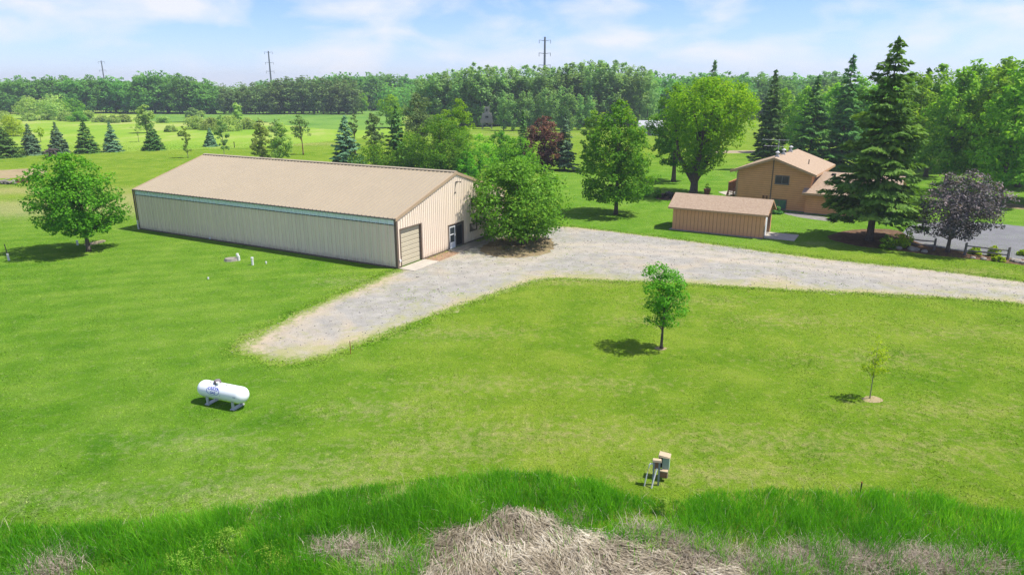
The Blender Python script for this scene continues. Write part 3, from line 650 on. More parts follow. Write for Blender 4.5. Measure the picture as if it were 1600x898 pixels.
# entry: white storm door and a dark doorway beside it
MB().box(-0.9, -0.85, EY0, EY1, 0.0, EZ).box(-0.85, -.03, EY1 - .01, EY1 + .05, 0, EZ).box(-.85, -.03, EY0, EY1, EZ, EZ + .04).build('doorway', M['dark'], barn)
MB().box(-.2, 0.045, EY0 - .1, EY0 + .06, 0, EZ + .1).box(-.2, 0.045, EY1 - .02, EY1 + .12, 0, EZ + .1).box(-.2, 0.044, EY0 + .06, EY1 - .02, EZ, EZ + .1).build('entry_frame', tb, barn)
dr = MB().box(-.06, -.02, EY0 + .10, EY0 + 1.10, 0.05, .62).box(-.06, -.02, EY0 + .10, EY0 + .24, .62, 2.1).box(-.06, -.02, EY0 + .96, EY0 + 1.10, .62, 2.1).box(-.06, -.02, EY0 + .24, EY0 + .96, 1.98, 2.1).box(-.06, -.02, EY0 + .24, EY0 + .96, 1.30, 1.38).build('storm_door', M['white'], barn)
for z0, z1 in ((.62, 1.30), (1.38, 1.98)): MB().box(-.05, -.04, EY0 + .24, EY0 + .96, z0, z1).build('pane', M['glass'], dr)
MB().box(-.02, .03, EY0 + 1.0, EY0 + 1.04, 1.0, 1.14).build('handle', M['steel'], dr)
d2 = MB().box(-.07, -.03, EY0 + 1.18, EY1 - .06, 0.04, 2.12).build('side_door', M['frame'], barn); 
MB().box(-.029, -.02, EY0 + 1.28, EY1 - .16, .2, 2.0).build('pane', M['dark'], d2)
wf = MB().box(-.02, .05, WY0, WY1, WZ0, WZ0 + .07).box(-.02, .05, WY0, WY1, WZ1 - .07, WZ1).box(-.02, .05, WY0, WY0 + .07, WZ0 + .07, WZ1 - .07).box(-.02, .05, WY1 - .07, WY1, WZ0 + .07, WZ1 - .07).build('window', tb, barn)
MB().box(-.01, .01, WY0 + .07, WY1 - .07, WZ0 + .07, WZ1 - .07).build('pane', M['glass'], wf)
# lamp on the gable
lp = MB().box(0.03, 0.13, 8.75, 8.95, 5.92, 6.06).build('gable_lamp', M['frame'], barn)
MB().tube([(.13, 8.85, 6.0), (.42, 8.85, 6.06), (.5, 8.85, 6.0)], [.03, .03, .10], 8).build('lamp_arm', M['frame'], lp)
MB().tube([(.04, 8.8, 5.95), (.045, 8.62, 5.4), (.045, 8.6, 5.1)], .018, 6).box(.03, .10, 8.52, 8.68, 4.98, 5.14).build('conduit', M['frame'], lp)
MB().box(.03, .12, .16, .34, .55, .72).build('outlet_box', M['white'], barn)
MB().box(-22.6, -22.45, -.12, -.03, .12, .3).build('hose_tap', M['white'], barn)
def local_to_world(root, x, y):
    a = root.rotation_euler.z; return (root.location.x + x * math.cos(a) - y * math.sin(a), root.location.y + x * math.sin(a) + y * math.cos(a))
pad = MB().box(0.07, 1.62, 0.02, 3.55, -0.1, 0.05).build('concrete_apron', M['concrete'], None, barn.location, barn.rotation_euler.z); tag(pad, kind='structure')
walk = MB().box(0.07, 1.30, 7.15, 11.6, -0.1, 0.045).build('concrete_walk', M['old_concrete'], None, barn.location, barn.rotation_euler.z); tag(walk, kind='structure')
field('stonebed', [(0.3, (0.19, 0.12, 0.075)), (0.7, (0.32, 0.22, 0.145))], 3.0, 1.0)
sheet('stone_strip', densify([local_to_world(barn, *q) for q in ((0.04, 3.6), (1.6, 3.6), (1.45, 7.1), (0.04, 7.1))], 0.3, 0.03, rng), 0.012, M['stonebed'])

# ------------------------------------------------------------------ timber shed
shed = tag(empty('timber_shed', (24.415, 65.782, 0), math.atan2(-.497, .8678)), 'low reddish brown board shed with shingled gable roof', 'shed')
SLn, SW, SE, SR = 9.03, 3.73, 2.42, 3.42
MB().box(-SLn - .25, 0.02, -.32, SW + .2, -.1, .05).build('footing', M['old_concrete'], shed)
nb = 24; bw = SLn / nb
bm_ = MB().box(0.017, bw - .017, -.035, .0, .06, SE); bme = bm_.mesh('siding_board', M['shed_wood'])
for k in range(nb):
    add('siding_board', bme, shed, (-SLn + k * bw, 0, 0)); add('siding_board', bme, shed, (-SLn + (k + 1) * bw, SW, 0), math.pi)
ss = (SR - SE) / (SW / 2)
def shed_z(y): return SE + ss * min(y, SW - y)
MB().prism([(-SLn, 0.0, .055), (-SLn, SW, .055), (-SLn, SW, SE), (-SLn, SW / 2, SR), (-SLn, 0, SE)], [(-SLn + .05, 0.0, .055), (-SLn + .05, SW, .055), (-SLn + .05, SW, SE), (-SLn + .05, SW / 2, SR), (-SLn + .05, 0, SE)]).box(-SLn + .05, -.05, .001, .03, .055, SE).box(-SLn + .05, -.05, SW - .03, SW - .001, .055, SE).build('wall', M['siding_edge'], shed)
for k in range(10):
    y0, y1 = k * SW / 10, (k + 1) * SW / 10
    if 0.35 < (y0 + y1) / 2 < SW - .35: z0 = 2.12
    else: z0 = .06
    q = [(0, y0 + .01, z0), (0, y1 - .01, z0), (0, y1 - .01, shed_z(y1 - .01)), (0, y0 + .01, shed_z(y0 + .01))]
    MB().prism(q, [(.022, y, z) for _, y, z in q]).build('siding_board', M['shed_wood'], shed)
MB().box(-.06, -.03, .38, 1.75, .06, 2.12).build('door', M['white'], shed)
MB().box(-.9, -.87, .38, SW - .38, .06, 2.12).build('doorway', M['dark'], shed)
MB().box(-.87, 0.03, SW - .46, SW - .37, .06, 2.12).box(-.02, .03, .36, .44, .06, 2.12).build('door_frame', M['fascia'], shed)
MB().box(-.03, .03, -.045, .03, .06, SE - .01).build('corner_board', M['fascia'], shed)
for side in (0, 1):
    f = (lambda y: y) if side == 0 else (lambda y: SW - y)
    ov = .36; za = SE - ss * ov
    q0 = [(-SLn - .42, f(-ov), za + .05), (-SLn - .42, f(SW / 2), SR + .05), (-SLn - .42, f(SW / 2), SR + .13), (-SLn - .42, f(-ov), za + .13)]
    rf = MB().prism(q0, [(.34, y, z) for _, y, z in q0]).build('roof', M['shingle'], shed)
    MB().box(-SLn - .42, .34, min(f(-ov), f(-ov - .025)), max(f(-ov), f(-ov - .025)), za - .05, za + .125).build('fascia', M['fascia'], rf)
    for x0, x1 in ((.342, .365), (-SLn - .445, -SLn - .422)):
        q = [(x0, f(-ov - .02), za - .04), (x0, f(SW / 2), SR - .04), (x0, f(SW / 2), SR + .125), (x0, f(-ov - .02), za + .125)]
        MB().prism(q, [(x1, y, z) for _, y, z in q]).build('rake_board', M['fascia'], rf)
slab = MB().box(0.03, 2.85, .2, 3.3, -.1, .055).build('shed_slab', M['concrete'], None, shed.location, shed.rotation_euler.z); tag(slab, kind='structure')

# ------------------------------------------------------------------ house (local x: to the right along the gable wall, y: away along the ridge)
house = tag(empty('timber_house', (33.92, 80.075, 0), -math.radians(32.8)), 'two storey brown lap sided house with shingled roofs', 'house')
HX0, HX1, HPK, HL, HE, HR = -7.68, 0.70, -3.55, 12.0, 4.50, 5.98
def gz(x): return HR - (HR - HE) * abs(x - HPK) / (HPK - HX0)
def lap_wall(x0, x1, z0, ztop, y, course=0.25, proud=0.045):
    mb = MB(); z = z0; zm = max(ztop(x0), ztop(x1), ztop((x0 + x1) / 2), ztop(HPK) if x0 < HPK < x1 else 0)
    xsamp = np.linspace(x0, x1, 200); zt = np.array([ztop(x) for x in xsamp])
    while z < zm - .02:
        za, zb_ = z, min(z + course, zm)
        ok = xsamp[zt >= za + .01]
        if len(ok) > 1:
            okb = xsamp[zt >= zb_ - .001]; xa, xb = ok[0], ok[-1]; xc, xd = (okb[0], okb[-1]) if len(okb) > 1 else ((xa + xb) / 2, (xa + xb) / 2 + .01)
            mb.poly([(xa, y - proud, za), (xb, y - proud, za), (xd, y, zb_), (xc, y, zb_)]); mb.poly([(xa, y, za), (xb, y, za), (xb, y - proud, za), (xa, y - proud, za)])
        z += course
    return mb
wl_ = lap_wall(HX0, HX1, .12, gz, 0.0).build('wall', M['siding'], house)
def lap_shade_strips(x0, x1, z0, ztop, y, zmax, course=.25):  # darker strip beneath each lap: its shadow line put in as colour
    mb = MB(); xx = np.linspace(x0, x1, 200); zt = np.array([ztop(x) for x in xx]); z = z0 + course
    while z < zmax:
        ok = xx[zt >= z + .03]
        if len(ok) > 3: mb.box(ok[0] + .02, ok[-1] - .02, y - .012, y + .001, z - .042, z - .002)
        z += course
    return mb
lap_shade_strips(HX0, HX1, .12, gz, -.006, HR).build('lap_shade', M['siding_lap_shade'], wl_)
pr = [(HX0, HE), (HX0, 0), (HX1, 0), (HX1, gz(HX1)), (HPK, HR)]
MB().prism([(x, .02, z) for x, z in pr], [(x, HL, z) for x, z in pr]).build('wall', M['siding'], house)
MB().box(HX0 - .01, HX1 + .01, -.03, .018, -.05, .118).build('foundation', M['foundation'], house)
OV = .82
for s in (-1, 1):
    xe = HX0 - OV if s < 0 else HX1 + .55
    ze = HR - (HR - HE) * abs(xe - HPK) / (HPK - HX0)
    q0 = [(xe, -.55, ze + .06), (HPK, -.55, HR + .06), (HPK, -.55, HR + .19), (xe, -.55, ze + .19)]
    rf = MB().prism(q0, [(x, HL + .5, z) for x, y, z in q0]).build('roof', M['shingle'], house)
    q = [(xe - s * -.0, -.58, ze - .08), (HPK, -.58, HR - .08), (HPK, -.58, HR + .185), (xe, -.58, ze + .185)]
    MB().prism(q, [(x, -.552, z) for x, y, z in q]).build('rake_board', M['fascia'], rf)
    a_, b_ = sorted((xe, xe + s * .03)); MB().box(a_, b_, -.55, HL + .5, ze - .08, ze + .18).build('fascia', M['fascia'], rf)
MB().tube([(HX0 - OV + .1, -.35, HE + .05), (HX0 - OV + .1, -.35, HE - .12), (HX0 - .08, -.05, HE - .35), (HX0 - .08, -.05, .2)], .05, 6).build('downspout', M['fascia'], house)
MB().box(-3.72, -3.60, -.06, -.003, .1, HR - .1).build('trim_board', M['trim'], house)
MB().box(HX0 - .03, HX0 + .09, -.05, .0, .1, HE - .05).build('corner_board', M['fascia'], house)
def window(root, x0, x1, z0, z1, y, glass, mull=True, fr=.09):
    w_ = MB().box(x0, x1, y - .07, y - .004, z0, z0 + fr).box(x0, x1, y - .07, y - .004, z1 - fr, z1).box(x0, x0 + fr, y - .07, y - .004, z0 + fr, z1 - fr).box(x1 - fr, x1, y - .07, y - .004, z0 + fr, z1 - fr)
    xm = (x0 + x1) / 2
    if mull: w_.box(xm - .04, xm + .04, y - .065, y - .004, z0 + fr, z1 - fr)
    w_ = w_.build('window', M['frame'], root)
    for a_, b_ in (((x0 + fr, xm - .04), (xm + .04, x1 - fr)) if mull else ((x0 + fr, x1 - fr),)):
        MB().box(a_, b_, y - .035, y - .028, z0 + fr, z1 - fr).build('pane', glass, w_)
    MB().box(x0 - .04, x1 + .04, y - .10, y - .071, z0 - .04, z0 + .03).build('sill', M['frame'], w_)
window(house, -3.32, -1.72, 3.08, 4.10, -.02, M['glass'])
window(house, -3.40, -1.74, .14, 1.30, -.02, M['green_glass'])
for k in range(2): MB().box(-4.55 + k * .38, -4.33 + k * .38, -.13, -.026, 1.2, 1.62).build('meter_box', M['siding_edge'], house)
# lower wing to the right
WX0, WX1, WY, WD, WE_, WR = .42, 9.4, -.62, 9.0, 2.46, 4.25
wing = lap_wall(WX0, WX1, .12, lambda x: WE_, WY).build('wing', M['siding'], house)
lap_shade_strips(WX0, WX1, .12, lambda x: WE_, WY - .006, WE_).build('lap_shade', M['siding_lap_shade'], wing)
wp = [(WY + .02, 0), (WY + WD, 0), (WY + WD, WE_), (WY + WD / 2, WR - .05), (WY + .02, WE_)]
MB().prism([(WX0, y, z) for y, z in wp], [(WX1, y, z) for y, z in wp]).build('wall', M['siding'], wing)
MB().box(WX0, WX1, WY - .03, WY + .018, -.05, .118).build('foundation', M['foundation'], wing)
for s in (0, 1):
    f = (lambda y: y) if s == 0 else (lambda y: 2 * WY + WD - y)
    ye, yr = WY - .5, WY + WD / 2; sl = (WR - WE_) / (WD / 2); ze = WE_ - sl * .5
    q0 = [(WX0 - .4, f(ye), ze + .06), (WX0 - .4, f(yr), WR + .06), (WX0 - .4, f(yr), WR + .18), (WX0 - .4, f(ye), ze + .18)]
    rf = MB().prism(q0, [(WX1 + .45, y, z) for x, y, z in q0]).build('roof', M['shingle'], wing)
    a_, b_ = sorted((f(ye), f(ye - .03))); MB().box(WX0 - .4, WX1 + .45, a_, b_, ze - .07, ze + .175).build('fascia', M['fascia'], rf)
MB().box(2.3, 2.75, WY + 3.7, WY + 4.1, 4.05, 4.32).build('roof_vent', M['dark'], wing)
# roof stacks, vent and aerial
for k, (y, h) in enumerate(((.9, .45), (4.2, .5), (8.2, .55))):
    st = MB().box(HPK - .22, HPK + .22, y - .22, y + .22, HR - .1, HR + .12 + h * .4).build('roof_stack', M['tin'], house)
    MB().tube([(HPK, y, HR + .1 + h * .4), (HPK, y, HR + h + .15)], .13, 10).tube([(HPK, y, HR + h + .15), (HPK, y, HR + h + .22), (HPK, y, HR + h + .38)], [.26, .27, .06], 10).build('cap', M['tin'], st)
MB().tube([(-.6, 4.5, gz(-.6) - .1), (-.6, 4.5, gz(-.6) + .75)], .055, 8).build('vent_pipe', M['dark'], house)
ae = MB().tube([(HPK - .3, 2.4, HR - .1), (HPK - .3, 2.4, HR + 2.1)], .03, 6).build('aerial_mast', M['tin'], house)
am = MB()
for z, L in ((1.25, 1.6), (2.0, 1.9)):
    am.tube([(HPK - .3 - L, 2.4, HR + z), (HPK - .3 + L * .6, 2.4, HR + z)], .018, 5)
    for k in range(7): x = HPK - .3 - L + k * L * .26; am.tube([(x, 2.4 - .5 + .04 * k, HR + z), (x, 2.9 - .04 * k, HR + z)], .011, 4)
am.build('aerial_element', M['tin'], ae)
# deck on the left flank
dk = MB().box(HX0 - 2.0, HX0 - .03, 3.4, 8.2, 1.28, 1.42).build('deck', M['deck'], house)
for x, y in ((HX0 - 1.95, 3.45), (HX0 - 1.95, 5.8), (HX0 - 1.95, 8.1), (HX0 - .12, 3.45)): MB().box(x - .06, x + .06, y - .06, y + .06, 0, 2.42).build('post', M['deck'], dk)
MB().box(HX0 - 2.03, HX0 - 1.88, 3.4, 8.2, 2.36, 2.44).box(HX0 - 1.87, HX0 - .06, 3.4, 3.52, 2.36, 2.44).build('rail', M['deck'], dk)
bal = MB().box(-.02, .02, -.02, .02, 1.42, 2.36).mesh('baluster', M['deck'])
for k in range(26): add('baluster', bal, dk, (HX0 - 1.95, 3.6 + k * .18, 0))
for k in range(9): add('baluster', bal, dk, (HX0 - 1.75 + k * .18, 3.46, 0))
MB().prism([(HX0 - 2.0, 2.0, .0), (HX0 - 1.9, 2.0, .0), (HX0 - 1.9, 3.38, 1.3), (HX0 - 2.0, 3.38, 1.3)], [(HX0 - 2.0, 2.0, .25), (HX0 - 1.9, 2.0, .25), (HX0 - 1.9, 3.38, 1.42), (HX0 - 2.0, 3.38, 1.42)]).build('stair_stringer', M['deck'], dk)
for k in range(5): MB().box(HX0 - 1.9, HX0 - .9, 2.05 + k * .27, 2.33 + k * .27, .2 + k * .235, .25 + k * .235).build('stair_tread', M['deck'], dk)

# ------------------------------------------------------------------ propane tank
t0, t1 = G(312.5, 604, .68), G(386, 618.5, .68); td = (t1 - t0); ang = math.atan2(td.y, td.x); tcx = (t0 + t1) / 2; tcx.z = 0
tank = tag(empty('propane_tank', tcx, ang), 'white propane tank lying on the lawn with blue lettering', 'tank')
TR, TL, TZ = .39, td.length / 2, .68
prof = [(-TL, 0.001)]
for k in range(1, 9): a = math.pi / 2 * k / 8; prof.append((-TL + .36 * (1 - math.cos(a)), TR * math.sin(a)))
for k in range(8, 0, -1): a = math.pi / 2 * k / 8; prof.append((TL - .36 * (1 - math.cos(a)), TR * math.sin(a)))
prof.append((TL, 0.001))
MB().tube([(x, 0, TZ) for x, r_ in prof], [r_ for x, r_ in prof], 32).build('shell', M['tank'], tank, smooth=True)
for x in (-.75, .75):
    lg = MB().box(x - .06, x + .06, -.30, -.24, .05, .46).box(x - .06, x + .06, .24, .30, .05, .46).box(x - .05, x + .05, -.30, .30, .38, .46).build('leg', M['tin'], tank)
    MB().box(x - .11, x + .11, -.36, .36, -.02, .05).build('foot', M['tin'], lg)
dm = MB().tube([(-.28, 0, TZ + TR - .05), (-.28, 0, TZ + TR + .07), (-.28, 0, TZ + TR + .14), (-.28, 0, TZ + TR + .18)], [.17, .17, .14, .04], 14).build('valve_dome', M['dome'], tank, smooth=False)
MB().tube([(-.12, -.12, TZ + TR - .06), (-.12, -.14, TZ + TR + .12)], .07, 10).build('regulator', M['pvc'], dm)
for x in (-.62, .16, .30): MB().tube([(x, -.05, TZ + TR - .02), (x, -.05, TZ + TR + .035)], .03, 8).build('fitting', M['steel'], tank)
def wrap_text(txt, size, cx, arc0, mat, parent, name):
    cu = bpy.data.curves.new(name, 'FONT'); cu.body = txt; cu.size = size; cu.align_x = 'CENTER'; cu.resolution_u = 3; cu.offset = size * 0.02
    to = bpy.data.objects.new(name, cu); col.objects.link(to); dg = bpy.context.evaluated_depsgraph_get(); dg.update()
    me = bpy.data.meshes.new_from_object(to.evaluated_get(dg)); bpy.data.objects.remove(to)
    bm = bmesh.new(); bm.from_mesh(me); bmesh.ops.triangulate(bm, faces=bm.faces); bmesh.ops.subdivide_edges(bm, edges=[e for e in bm.edges if e.calc_length() > .03], cuts=2)
    bm.to_mesh(me); bm.free()
    for v in me.vertices:
        a = (arc0 + v.co.y) / TR; rr = TR + .004
        v.co = Vector((cx + v.co.x, -math.cos(a) * rr, TZ + math.sin(a) * rr))
    me.materials.clear(); me.materials.append(mat); return add(name, me, parent)
wrap_text('LAKES', .21, -.26, .17, M['ink'], tank, 'lettering')
wrap_text('GAS', .17, -.26, .005, M['ink'], tank, 'lettering')
wrap_text('1177', .085, .98, -.02, M['blackink'], tank, 'serial_number')
wrap_text('14', .06, .14, -.05, M['blackink'], tank, 'serial_number')
rg = MB()
for k in range(40):
    a0, a1 = 2 * math.pi * k / 40, 2 * math.pi * (k + 1) / 40
    if .15 < a0 % 6.283 < 0.0: continue
    def pt(a, w): 
        y = .135 + .20 * w * math.sin(a); b_ = y / TR; return (-.26 + .37 * w * math.cos(a), -math.cos(b_) * (TR + .003), TZ + math.sin(b_) * (TR + .003))
    rg.quad(pt(a0, .95), pt(a1, .95), pt(a1, 1.03), pt(a0, 1.03))
rg.build('logo_ring', M['ink'], tank)

# ------------------------------------------------------------------ utility posts by the tall grass
ub = G(1024, 757); up = tag(empty('utility_stand', ub, math.radians(-12)), 'grey twin post utility stand with leaning white conduits by tall grass', 'utility stand'); up.scale = (.78, .78, .98)
for x in (-.13, .13): MB().box(x - .045, x + .045, -.05, .05, 0, 1.02).build('post', M['steel'], up)
MB().box(-.085, .085, -.03, .03, .70, 1.0).build('panel', M['brownbox'], up)
MB().prism([(-.21, -.12, 1.022), (.22, -.12, 1.022), (.22, .12, 1.022), (-.21, .12, 1.022)], [(-.19, -.1, 1.10), (.2, -.1, 1.10), (.2, .1, 1.10), (-.19, .1, 1.10)]).build('cap', M['tanlid'], up)
MB().tube([(-.18, -.06, .93), (-.30, -.10, .94), (-.34, -.12, .88), (-.44, -.18, .45), (-.52, -.22, 0)], .03, 8).build('conduit', M['pvc'], up)
MB().tube([(.02, -.07, .75), (-.08, -.2, .4), (-.18, -.34, 0)], .035, 8).build('conduit', M['pvc'], up)
b2 = G(1036, 745); bx = tag(empty('utility_box', b2, math.radians(-20)), 'green utility box with sloped tan lid behind the twin posts', 'utility box'); bx.scale = (.78, .78, .95)
MB().box(-.06, .26, -.18, .18, .42, .98).build('cabinet', M['palegreen'], bx)
MB().box(-.24, -.062, -.17, .17, .5, .96).build('back_box', M['dark'], bx)
MB().prism([(-.28, -.24, .982), (.30, -.24, .982), (.30, .24, .982), (-.28, .24, .982)], [(-.25, -.21, 1.06), (.27, -.21, 1.02), (.27, .21, 1.02), (-.25, .21, 1.06)]).build('lid', M['tanlid'], bx)
MB().box(-.02, .05, -.05, .05, 0, .42).box(.15, .22, -.05, .05, 0, .42).build('leg', M['steel'], bx)
MB().tube([(-.16, -.2, .3), (-.16, -.2, 1.05)], .022, 6).build('rod', M['rust'], bx)
lb = MB().box(-.12, .22, -.40, -.19, .18, .42).build('lower_box', M['brownbox'], bx); MB().box(-.14, .24, -.42, -.182, .423, .47).build('lid', M['tanlid'], lb)

# ------------------------------------------------------------------ stakes, pipes, well lid, old junk
def stake(name, label, px, py, ytop, r_, mat, cat, lean=0.0, cap=None):
    b = G(px, py); h = tall(b, ytop)
    root = tag(empty(name, b), label, cat)
    MB().tube([(0, 0, -.02), (lean * h, 0, h)], r_, 8).build('shaft', mat, root)
    if cap: MB().tube([(lean * h, 0, h), (lean * h, 0, h + .05)], [r_ * 1.25, r_ * 1.15], 8).build('top_cap', cap, root)
    return root
stake('marker_stake', 'rusty marker stake at the lower edge of the gravel', 548, 553, 533, .022, M['rust'], 'stake', cap=M['tanlid'])
stake('marker_stake', 'short dark stake where lawn meets tall grass at right', 1344, 770, 754, .025, M['blackpost'], 'stake', cap=M['rust'])
s_ = tag(empty('rod_marker', G(14, 407)), 'dark rod in a white sleeve at the far left lawn', 'stake')
MB().tube([(0, 0, 0), (-.02, 0, .62)], .085, 8).build('sleeve', M['pvc'], s_); MB().tube([(-.02, 0, .6), (-.1, 0, 1.45)], .035, 6).build('rod', M['blackpost'], s_)
stake('vent_pipe', 'short white pipe left of the round lawn tree trunk', 121.5, 383, 376.5, .085, M['pvc'], 'pipe', cap=M['white'])
stake('vent_pipe', 'white pipe standing on the lawn right of the stone lid', 395, 414, 403, .10, M['pvc'], 'pipe', cap=M['white'])
stake('pipe_stub', 'tiny white pipe stub just right of the lawn pipe', 416, 412, 409.5, .06, M['pvc'], 'pipe', cap=M['white'])
stake('pipe_stub', 'tiny white stub lower on the lawn by the stone lid', 325.5, 436, 434.2, .06, M['pvc'], 'pipe', cap=M['white'])
stake('dark_post', 'small dark post at the meadow edge beyond the barn', 366.5, 231, 222, .09, M['blackpost'], 'post', cap=M['blackpost'])
wl = tag(empty('stone_lid', G(365, 407)), 'flat grey stone lid with a capped white pipe on lawn', 'well lid')
r_ = np.random.default_rng(5); pts = [(math.cos(a) * .62 * (1 + r_.uniform(-.12, .12)) - .2, math.sin(a) * .5 * (1 + r_.uniform(-.12, .12))) for a in np.linspace(0, 2 * math.pi, 11)[:-1]]
MB().prism([(x, y, -.02) for x, y in pts], [(x * .85, y * .85, .22) for x, y in pts]).build('stone', M['old_concrete'], wl)
MB().tube([(.45, 0, 0), (.45, 0, .42)], .12, 10).tube([(.38, 0, .42), (.38, 0, .62)], [.13, .11], 10).build('pipe', M['pvc'], wl)
def heap(name, label, px, py, size, h, mat, n, seed, cat):
    r = np.random.default_rng(seed); root = tag(empty(name, G(px, py)), label, cat)
    for k in range(n):
        a = r.uniform(0, 3.14); L = size * r.uniform(.5, 1.1); c = Vector((r.uniform(-.35, .35) * size, r.uniform(-.3, .3) * size, r.uniform(.12, 1) * h))
        d = Vector((math.cos(a), math.sin(a), r.uniform(-.25, .25))) * L / 2; d.z = max(min(d.z, c.z - .1), -(c.z - .1))
        MB().tube([c - d, c + d], [r.uniform(.08, .2), r.uniform(.06, .16)], 6).build('branch', mat, root)
    return root
heap('brush_pile', 'dark tangled brush pile at the mown edge below the spruces', 81, 247, 2.2, 1.7, M['junk'], 26, 3, 'brush pile')
heap('log_pile', 'pale logs lying in the dry grass at the left edge', 10, 287, 2.6, .45, M['log'], 10, 4, 'log pile')
heap('log_pile', 'small pale boards lying beside the red scrap', 22, 284, 1.6, .25, M['log'], 5, 14, 'log pile')
rs = tag(empty('red_scrap', G(36, 285), .2), 'low dull red metal scrap on dry grass at left', 'scrap metal')
MB().prism([(-.8, -.4, 0), (.7, -.45, 0), (.8, .4, 0), (-.7, .4, 0)], [(-.6, -.3, .45), (.45, -.35, .62), (.6, .3, .5), (-.55, .25, .55)]).build('body', M['oxide'], rs)
MB().tube([(.4, -.5, .35), (.4, .5, .35)], .3, 10).build('roller', M['oxide'], rs)

# ------------------------------------------------------------------ split rail fence, stones, planter
def fence(label, posts, dz=(.42, .82)):
    root = tag(empty('split_rail_fence', posts[0]), label, 'fence', 'split rail fence sections by the paved drive'); r = np.random.default_rng(int(posts[0].x * 10))
    loc = [p - posts[0] for p in posts]
    for p_ in loc: MB().prism([(p_.x - .08, p_.y - .08, -.02), (p_.x + .08, p_.y - .08, -.02), (p_.x + .08, p_.y + .08, -.02), (p_.x - .08, p_.y + .08, -.02)], [(p_.x - .06, p_.y - .07, 1.1), (p_.x + .07, p_.y - .06, 1.14), (p_.x + .06, p_.y + .07, 1.12), (p_.x - .07, p_.y + .06, 1.08)]).build('post', M['greywood'], root)
    for a_, b_ in zip(loc[:-1], loc[1:]):
        for z in dz:
            m1 = a_.lerp(b_, .5) + Vector((0, 0, z + r.uniform(-.04, .04)))
            MB().tube([a_ + Vector((0, 0, z + r.uniform(-.05, .05))), m1, b_ + Vector((0, 0, z + r.uniform(-.05, .05)))], [.055, .07, .055], 6).build('rail', M['greywood'], root)
    return root
fence('split rail fence section left of the purple tree trunk', [G(1414, 386), G(1459, 391.5)])
fence('split rail fence section right of the purple tree trunk', [G(1507, 398.5), G(1574, 406)])
r_ = np.random.default_rng(31)
for k, (x, y, s) in enumerate(((1404, 389, .3), (1425, 391, .4), (1431, 391.5, .33), (1444, 394, .28), (1520, 403.5, .22), (1537, 405.5, .25), (1560, 408, .2), (1583, 408.5, .3), (1590, 410, .34), (1597, 411.5, .28), (1588, 407, .22))):
    bm = bmesh.new(); bmesh.ops.create_icosphere(bm, subdivisions=2, radius=s)
    for v in bm.verts: v.co *= r_.uniform(.82, 1.12); v.co.z = v.co.z * .65 + s * .3
    me = bpy.data.meshes.new('edging_stone'); bm.to_mesh(me); bm.free(); me.materials.append(M['old_concrete'])
    tag(add('edging_stone', me, None, G(x, y)), 'rough grey stone edging the mulch bed by the rail fence', 'stone', 'stones edging the mulch bed')
pl = tag(empty('planter', G(1104.5, 304)), 'small dark planter on the lawn behind the shed', 'planter')
MB().tube([(0, 0, 0), (0, 0, .1), (0, 0, .75), (0, 0, .78)], [.28, .34, .5, .44], 10).build('pot', M['oxide'], pl)
V, Q, ti, C = crown_arrays(np.random.default_rng(8), 1.5, .6, .7, 'dome', 8, 30, .2); add('foliage', mesh_np('foliage', V, [Q], M['nd_spruce'], ti), pl)
for k, (x, y) in enumerate(((1146, 301), (1149, 304))):
    st = tag(empty('patio_chair', G(x, y), .4), ('white patio chair on the slab by the house corner', 'white patio chair nearest the house wall corner')[k], 'chair')
    MB().box(-.28, .28, -.28, .28, .40, .46).build('seat', M['white'], st); MB().box(-.28, .28, .25, .30, .46, .95).build('backrest', M['white'], st)
    for a_, b_ in ((-.25, -.25), (.25, -.25), (-.25, .25), (.25, .25)): MB().box(a_ - .03, a_ + .03, b_ - .03, b_ + .03, .006, .40).build('leg', M['white'], st)

# ------------------------------------------------------------------ far structures: hunting stand, white building, line poles
hb = G(761, 201.5); hs = tag(empty('hunting_stand', hb), 'grey wooden tower stand against the far trees', 'tower')
for x, y in ((-1.6, -1.2), (1.6, -1.2), (-1.6, 1.2), (1.6, 1.2)): MB().box(x - .12, x + .12, y - .12, y + .12, 0, 4.2).build('leg', M['standwood'], hs)
MB().box(-2.2, 2.0, -1.5, 1.5, 1.9, 2.1).build('platform', M['standwood'], hs)
for k in range(12): MB().box(-2.15 + k * .35, -1.87 + k * .35, -1.56, -1.5, 2.1, 3.2).build('railing_board', M['standwood'], hs)
cb = MB().box(-1.5, 1.5, -1.0, 1.2, 2.1, 5.0).build('cabin', M['standwood'], hs); MB().box(-.5, .5, -1.04, -1.0, 3.6, 4.2).build('window', M['dark'], cb)
up_ = MB().box(-.75, .75, -.7, .8, 5.0, 7.0).build('lookout', M['standwood'], hs); MB().box(-.2, .2, -.74, -.7, 5.6, 6.4).build('window', M['dark'], up_)
MB().tube([(-1.6, -1.2, .3), (1.6, -1.2, 1.9)], .09, 5).build('brace', M['standwood'], hs); MB().tube([(1.6, -1.25, .3), (-1.6, -1.25, 1.9)], .09, 5).build('brace', M['standwood'], hs)
MB().tube([(.9, -.5, 5), (.9, -.5, 8.0)], .06, 5).build('mast', M['standwood'], hs)
wb = tag(empty('white_building', G(1016, 211), -.35), 'small white building glimpsed between the green trees', 'building')
MB().box(-3.2, 3.2, -2.5, 2.5, 0, 2.6).build('wall', M['farwhite'], wb)
rf = MB().prism([(-3.5, -2.9, 2.5), (3.5, -2.9, 2.5), (3.5, 2.9, 2.5), (-3.5, 2.9, 2.5)], [(-3.5, -.05, 4.1), (3.5, -.05, 4.1), (3.5, .05, 4.1), (-3.5, .05, 4.1)]).build('roof', M['tin'], wb)
MB().box(-.5, .5, -2.56, -2.5, .1, 2.1).build('door', M['frame'], wb); MB().box(1.2, 2.2, -2.56, -2.5, 1.0, 2.0).build('window', M['glass'], wb)
